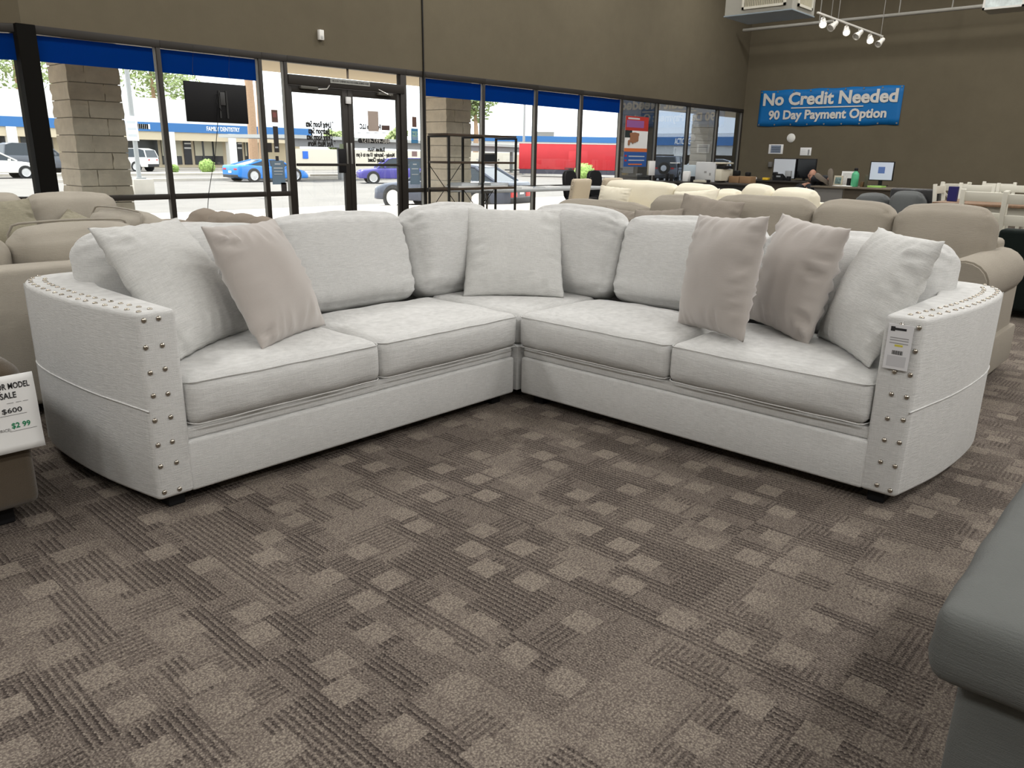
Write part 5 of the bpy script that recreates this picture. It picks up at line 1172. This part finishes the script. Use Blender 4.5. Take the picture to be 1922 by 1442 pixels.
# ---- vehicles
TYRE = mat('tyre_rubber', (.02, .02, .02), .8); RIM = mat('rim_silver', (.62, .62, .62), .3, metal=.6); CGL = mat('car_glass', (.03, .04, .05), .08); RED = mat('tail_light', (.55, .02, .02), .25); LMP = mat('head_light', (.8, .82, .85), .15); TRIM = mat('car_trim', (.03, .03, .032), .6)
SHAPES = {
 'sedan': ([(-.5, .20), (-.5, .50), (-.485, .645), (-.36, .675), (.20, .64), (.42, .55), (.49, .46), (.5, .20)], [(-.40, .655), (-.25, .93), (-.10, 1.0), (.04, .985), (.24, .635)]),
 'suv': ([(-.5, .20), (-.5, .55), (-.49, .62), (.24, .60), (.46, .53), (.5, .44), (.5, .20)], [(-.49, .61), (-.45, .93), (-.35, 1.0), (.04, .99), (.10, .95), (.25, .60)]),
 'sport': ([(-.5, .24), (-.5, .62), (-.49, .73), (-.36, .76), (-.1, .70), (.25, .64), (.44, .50), (.5, .32), (.5, .15), (-.42, .15)], [(-.38, .745), (-.12, .98), (.02, 1.0), (.12, .94), (.27, .63)]),
 'pickup': ([(-.5, .24), (-.5, .58), (.25, .58), (.46, .55), (.5, .45), (.5, .24)], [(-.10, .58), (-.08, .95), (-.04, 1.0), (.10, 1.0), (.24, .58)]),
 'jeep': ([(-.5, .25), (-.5, .60), (.20, .60), (.48, .58), (.5, .50), (.5, .25)], [(-.5, .60), (-.49, .96), (-.46, 1.0), (.08, 1.0), (.12, .97), (.18, .60)])}
def car(name, label, loc, heading, L, W_, H_, col, kind='sedan', wr=.33, spokes=5, wheels=(-.30, .31), rim=None, group='vehicles outside', tail=None):
    t = thing(name, label, 'car', (loc[0], loc[1], GZ), heading, group); PNT = mat('paint_%.2f_%.2f_%.2f' % tuple(col), col, .25, spec=.6)
    low, gh = SHAPES[kind]
    b = MB(); n = len(low); rows = []
    for f_, sc in ((-.5, .93), (-.44, 1.0), (.44, 1.0), (.5, .93)):
        rows.append([b.bm.verts.new((x*L*(sc if abs(x) > .4 else 1), f_*W_, (z*H_ if z < .3 else z*H_-(1-sc)*.35*H_*(z > .3)))) for x, z in low])
    for A, B_ in zip(rows, rows[1:]):
        for i in range(n): b.bm.faces.new((A[i], A[(i+1) % n], B_[(i+1) % n], B_[i]))
    b.bm.faces.new(rows[0]); b.bm.faces.new(rows[-1]); b.bevel(.05, 2, 30); b.build('body', PNT, t, smooth=True, ang=50)
    def hw(z): return W_*.5*(.90-.42*(z-.6))
    b = MB(); L_ = [b.bm.verts.new((x*L, -hw(z), z*H_)) for x, z in gh]; R2 = [b.bm.verts.new((x*L, hw(z), z*H_)) for x, z in gh]; n = len(gh)
    for i in range(n): b.bm.faces.new((L_[i], L_[(i+1) % n], R2[(i+1) % n], R2[i]))
    b.bm.faces.new(L_); b.bm.faces.new(R2); g = b.build('windows', CGL, t)
    top = [p for p in gh if p[1] > .9]; b = MB(); a_ = [b.bm.verts.new((x*L, -hw(z)-.01, z*H_+.012)) for x, z in top]; c_ = [b.bm.verts.new((x*L, hw(z)+.01, z*H_+.012)) for x, z in top]
    for i in range(len(top)-1): b.bm.faces.new((a_[i], a_[i+1], c_[i+1], c_[i]))
    ro = b.build('roof', PNT, t, smooth=True); md = ro.modifiers.new('t', 'SOLIDIFY'); md.thickness = .03
    for s_ in (-1, 1):
        for i in (0, n-2): MB().tube([(gh[i][0]*L, s_*hw(gh[i][1]), gh[i][1]*H_), (gh[i+1][0]*L, s_*hw(gh[i+1][1]), gh[i+1][1]*H_)], .045, 6).build('pillar', PNT, t)
        xm = -.06*L; MB().tube([(xm, s_*(hw(.62)+.005), .62*H_), (xm*.9, s_*(hw(.97)+.005), .97*H_)], .035, 6).build('pillar', PNT, t)
        tl_ = tail or (.10, .22); zt = low[1][1]*H_
        part('tail_light', RED, t, (-L*.5-.012, s_*W_*.30-tl_[1]*.5, zt-tl_[0]-.02), (-L*.455, s_*W_*.30+tl_[1]*.5, zt-.02), .01); part('head_light', LMP, t, (L*.45, s_*W_*.33-.16, .40*H_), (L*.495, s_*W_*.33+.13, .47*H_), .01)
        part('mirror', PNT, t, (.14*L, s_*(W_*.5+.07)-.07, .62*H_), (.165*L, s_*(W_*.5+.07)+.07, .71*H_), .01)
        for wx in wheels:
            M = Matrix.Translation((wx*L, s_*(W_*.5-.09), wr)) @ Matrix.Rotation(-s_*PI/2, 4, 'X')
            MB().lathe([(0, -.02), (wr*1.16, -.02), (wr*1.16, .092), (0, .092)], 20, M).build('wheel_arch', TRIM, t)
            w_ = MB().lathe([(wr*.66, -.11), (wr*.9, -.11), (wr, -.06), (wr, .07), (wr*.92, .115), (wr*.70, .118), (wr*.68, .09)], 24, M).build('wheel', TYRE, t, smooth=True)
            rb = MB().lathe([(wr*.60, .10), (wr*.70, .122), (wr*.72, .10), (wr*.6, .08)], 24, M).lathe([(0, .115), (wr*.14, .115), (wr*.14, .08), (0, .08)], 10, M)
            for k in range(spokes):
                a = 2*PI*k/spokes; Q = M @ Matrix.Rotation(a, 4, 'Z'); wd = .36/spokes+.012; rb.box((wr*.10, -wd*wr*.8, .09), (wr*.66, wd*wr*.8, .112), Q)
            rb.build('rim', rim or RIM, w_); 
    part('rear_bumper', TRIM, t, (-L*.5-.01, -W_*.42, .20*H_), (-L*.44, W_*.42, .33*H_), .02); part('number_plate', PAPER, t, (-L*.5-.018, -.16, .40*H_), (-L*.5-.004, .16, .49*H_))
    return t
v = aty(22, 330, 51.5); car('sedan', 'white sedan parked beyond the angled window post', (v.x-1.0, 51.5), 0, 4.8, 1.85, 1.5, (.82, .80, .74), 'sedan')
v = aty(92, 320, 59); car('suv', 'dark grey SUV behind the white sedan', (v.x-.6, 59), .1, 4.7, 1.9, 1.95, (.10, .11, .13), 'suv', .36)
p = atz(246, 321, GZ); car('suv', 'white SUV with red tail lights beside the lamp post', (p.x-.3, p.y), 2.2, 4.6, 1.9, 1.75, (.85, .84, .82), 'suv', .36)
p = atz(478, 342, GZ); car('sports_car', 'bright blue low sports car driving past the dentist', (p.x+1.35, p.y+.95), .02, 4.63, 1.93, 1.24, (.02, .20, .62), 'sport', .36, 10, (-.30, .29), tail=(.09, .34))
p = atz(735, 392, GZ); q = Vector((17.35, 15.9)); hv = Vector((p.x, p.y)) - q; hd_ = math.atan2(hv.y, hv.x); un = hv.normalized(); sdv = Vector((-un.y, un.x))
cc = q + un*2.42 - sdv*.86
car('coupe', 'dark slate coupe with white many-spoked wheels parked outside the doors', (cc.x, cc.y), hd_, 4.85, 1.86, 1.42, (.055, .065, .095), 'sedan', .35, 12, (-.29, .33), rim=mat('rim_white', (.8, .78, .76), .35), tail=(.20, .46))
p = atz(745, 346, GZ); car('hatchback', 'violet-blue car half hidden behind the slate coupe', (p.x+.8, p.y+1.2), 2.6, 4.3, 1.8, 1.45, (.07, .06, .30), 'suv')
p = atz(915, 325, GZ); car('pickup_truck', 'white pickup truck parked under the carport', (p.x, p.y), .75, 5.6, 2.0, 1.9, (.85, .85, .83), 'pickup', .40)
p = atz(1248, 345, GZ); j = car('jeep', 'grey boxy off-road car with a spare wheel seen through the tinted window', (p.x+1.2, p.y+.4), .35, 4.1, 1.85, 1.85, (.12, .13, .16), 'jeep', .40)
MB().lathe([(0, -.1), (.38, -.1), (.40, .0), (.38, .1), (.22, .12), (0, .12)], 20, Matrix.Translation((-2.15, 0, 1.05)) @ Matrix.Rotation(-PI/2, 4, 'Y')).build('spare_wheel', TYRE, j, smooth=True); MB().lathe([(0, .13), (.2, .125), (.2, .11), (0, .11)], 16, Matrix.Translation((-2.15, 0, 1.05)) @ Matrix.Rotation(-PI/2, 4, 'Y')).build('wheel_cover', RIM, j, smooth=True)
p = atz(1312, 343, GZ); car('white_van', 'white car behind the office printer outside the tinted window', (p.x, p.y), 2.0, 4.6, 1.9, 1.7, (.8, .82, .84), 'suv')
# red enclosed trailer
p = atz(1068, 333, GZ); t = thing('cargo_trailer', 'long red enclosed cargo trailer parked beyond the car park', 'trailer', (p.x, p.y, GZ), math.radians(-53)); REDP = mat('trailer_red', (.50, .022, .03), .35, var=.05, vscale=2)
part('box', REDP, t, (-4.3, -.2, .62), (4.6, 2.1, 2.75), .06); part('skirt', mat('trailer_dark', (.06, .055, .075), .6), t, (-4.25, -.15, .25), (4.55, 2.0, .62)); part('side_door', REDP, t, (-.1, -.225, .72), (1.5, -.2, 2.15), .008); part('top_rail', mat('trailer_rail', (.6, .55, .5), .4), t, (-4.32, -.225, 2.70), (4.62, -.19, 2.78)); part('vent', PAPER, t, (4.05, -.22, 2.3), (4.4, -.2, 2.5)); part('door_seam', mat('seam_red', (.35, .03, .035), .5), t, (3.9, -.215, .64), (3.93, -.2, 2.7))
for wx in (.1, 1.0):
    M = Matrix.Translation((wx, -.14, .36)) @ Matrix.Rotation(PI/2, 4, 'X'); w_ = MB().lathe([(.22, -.1), (.34, -.1), (.36, 0), (.34, .1), (.24, .11)], 20, M).build('wheel', TYRE, t, smooth=True); MB().lathe([(0, .08), (.22, .10), (.24, .06), (0, .05)], 16, M).build('rim', RIM, w_, smooth=True)
part('mudguard', TRIM, t, (-.4, -.3, .72), (1.5, -.2, .78), .01); MB().tube([(-4.3, .95, .5), (-5.6, .95, .5)], .06, 6).build('drawbar', TRIM, t)
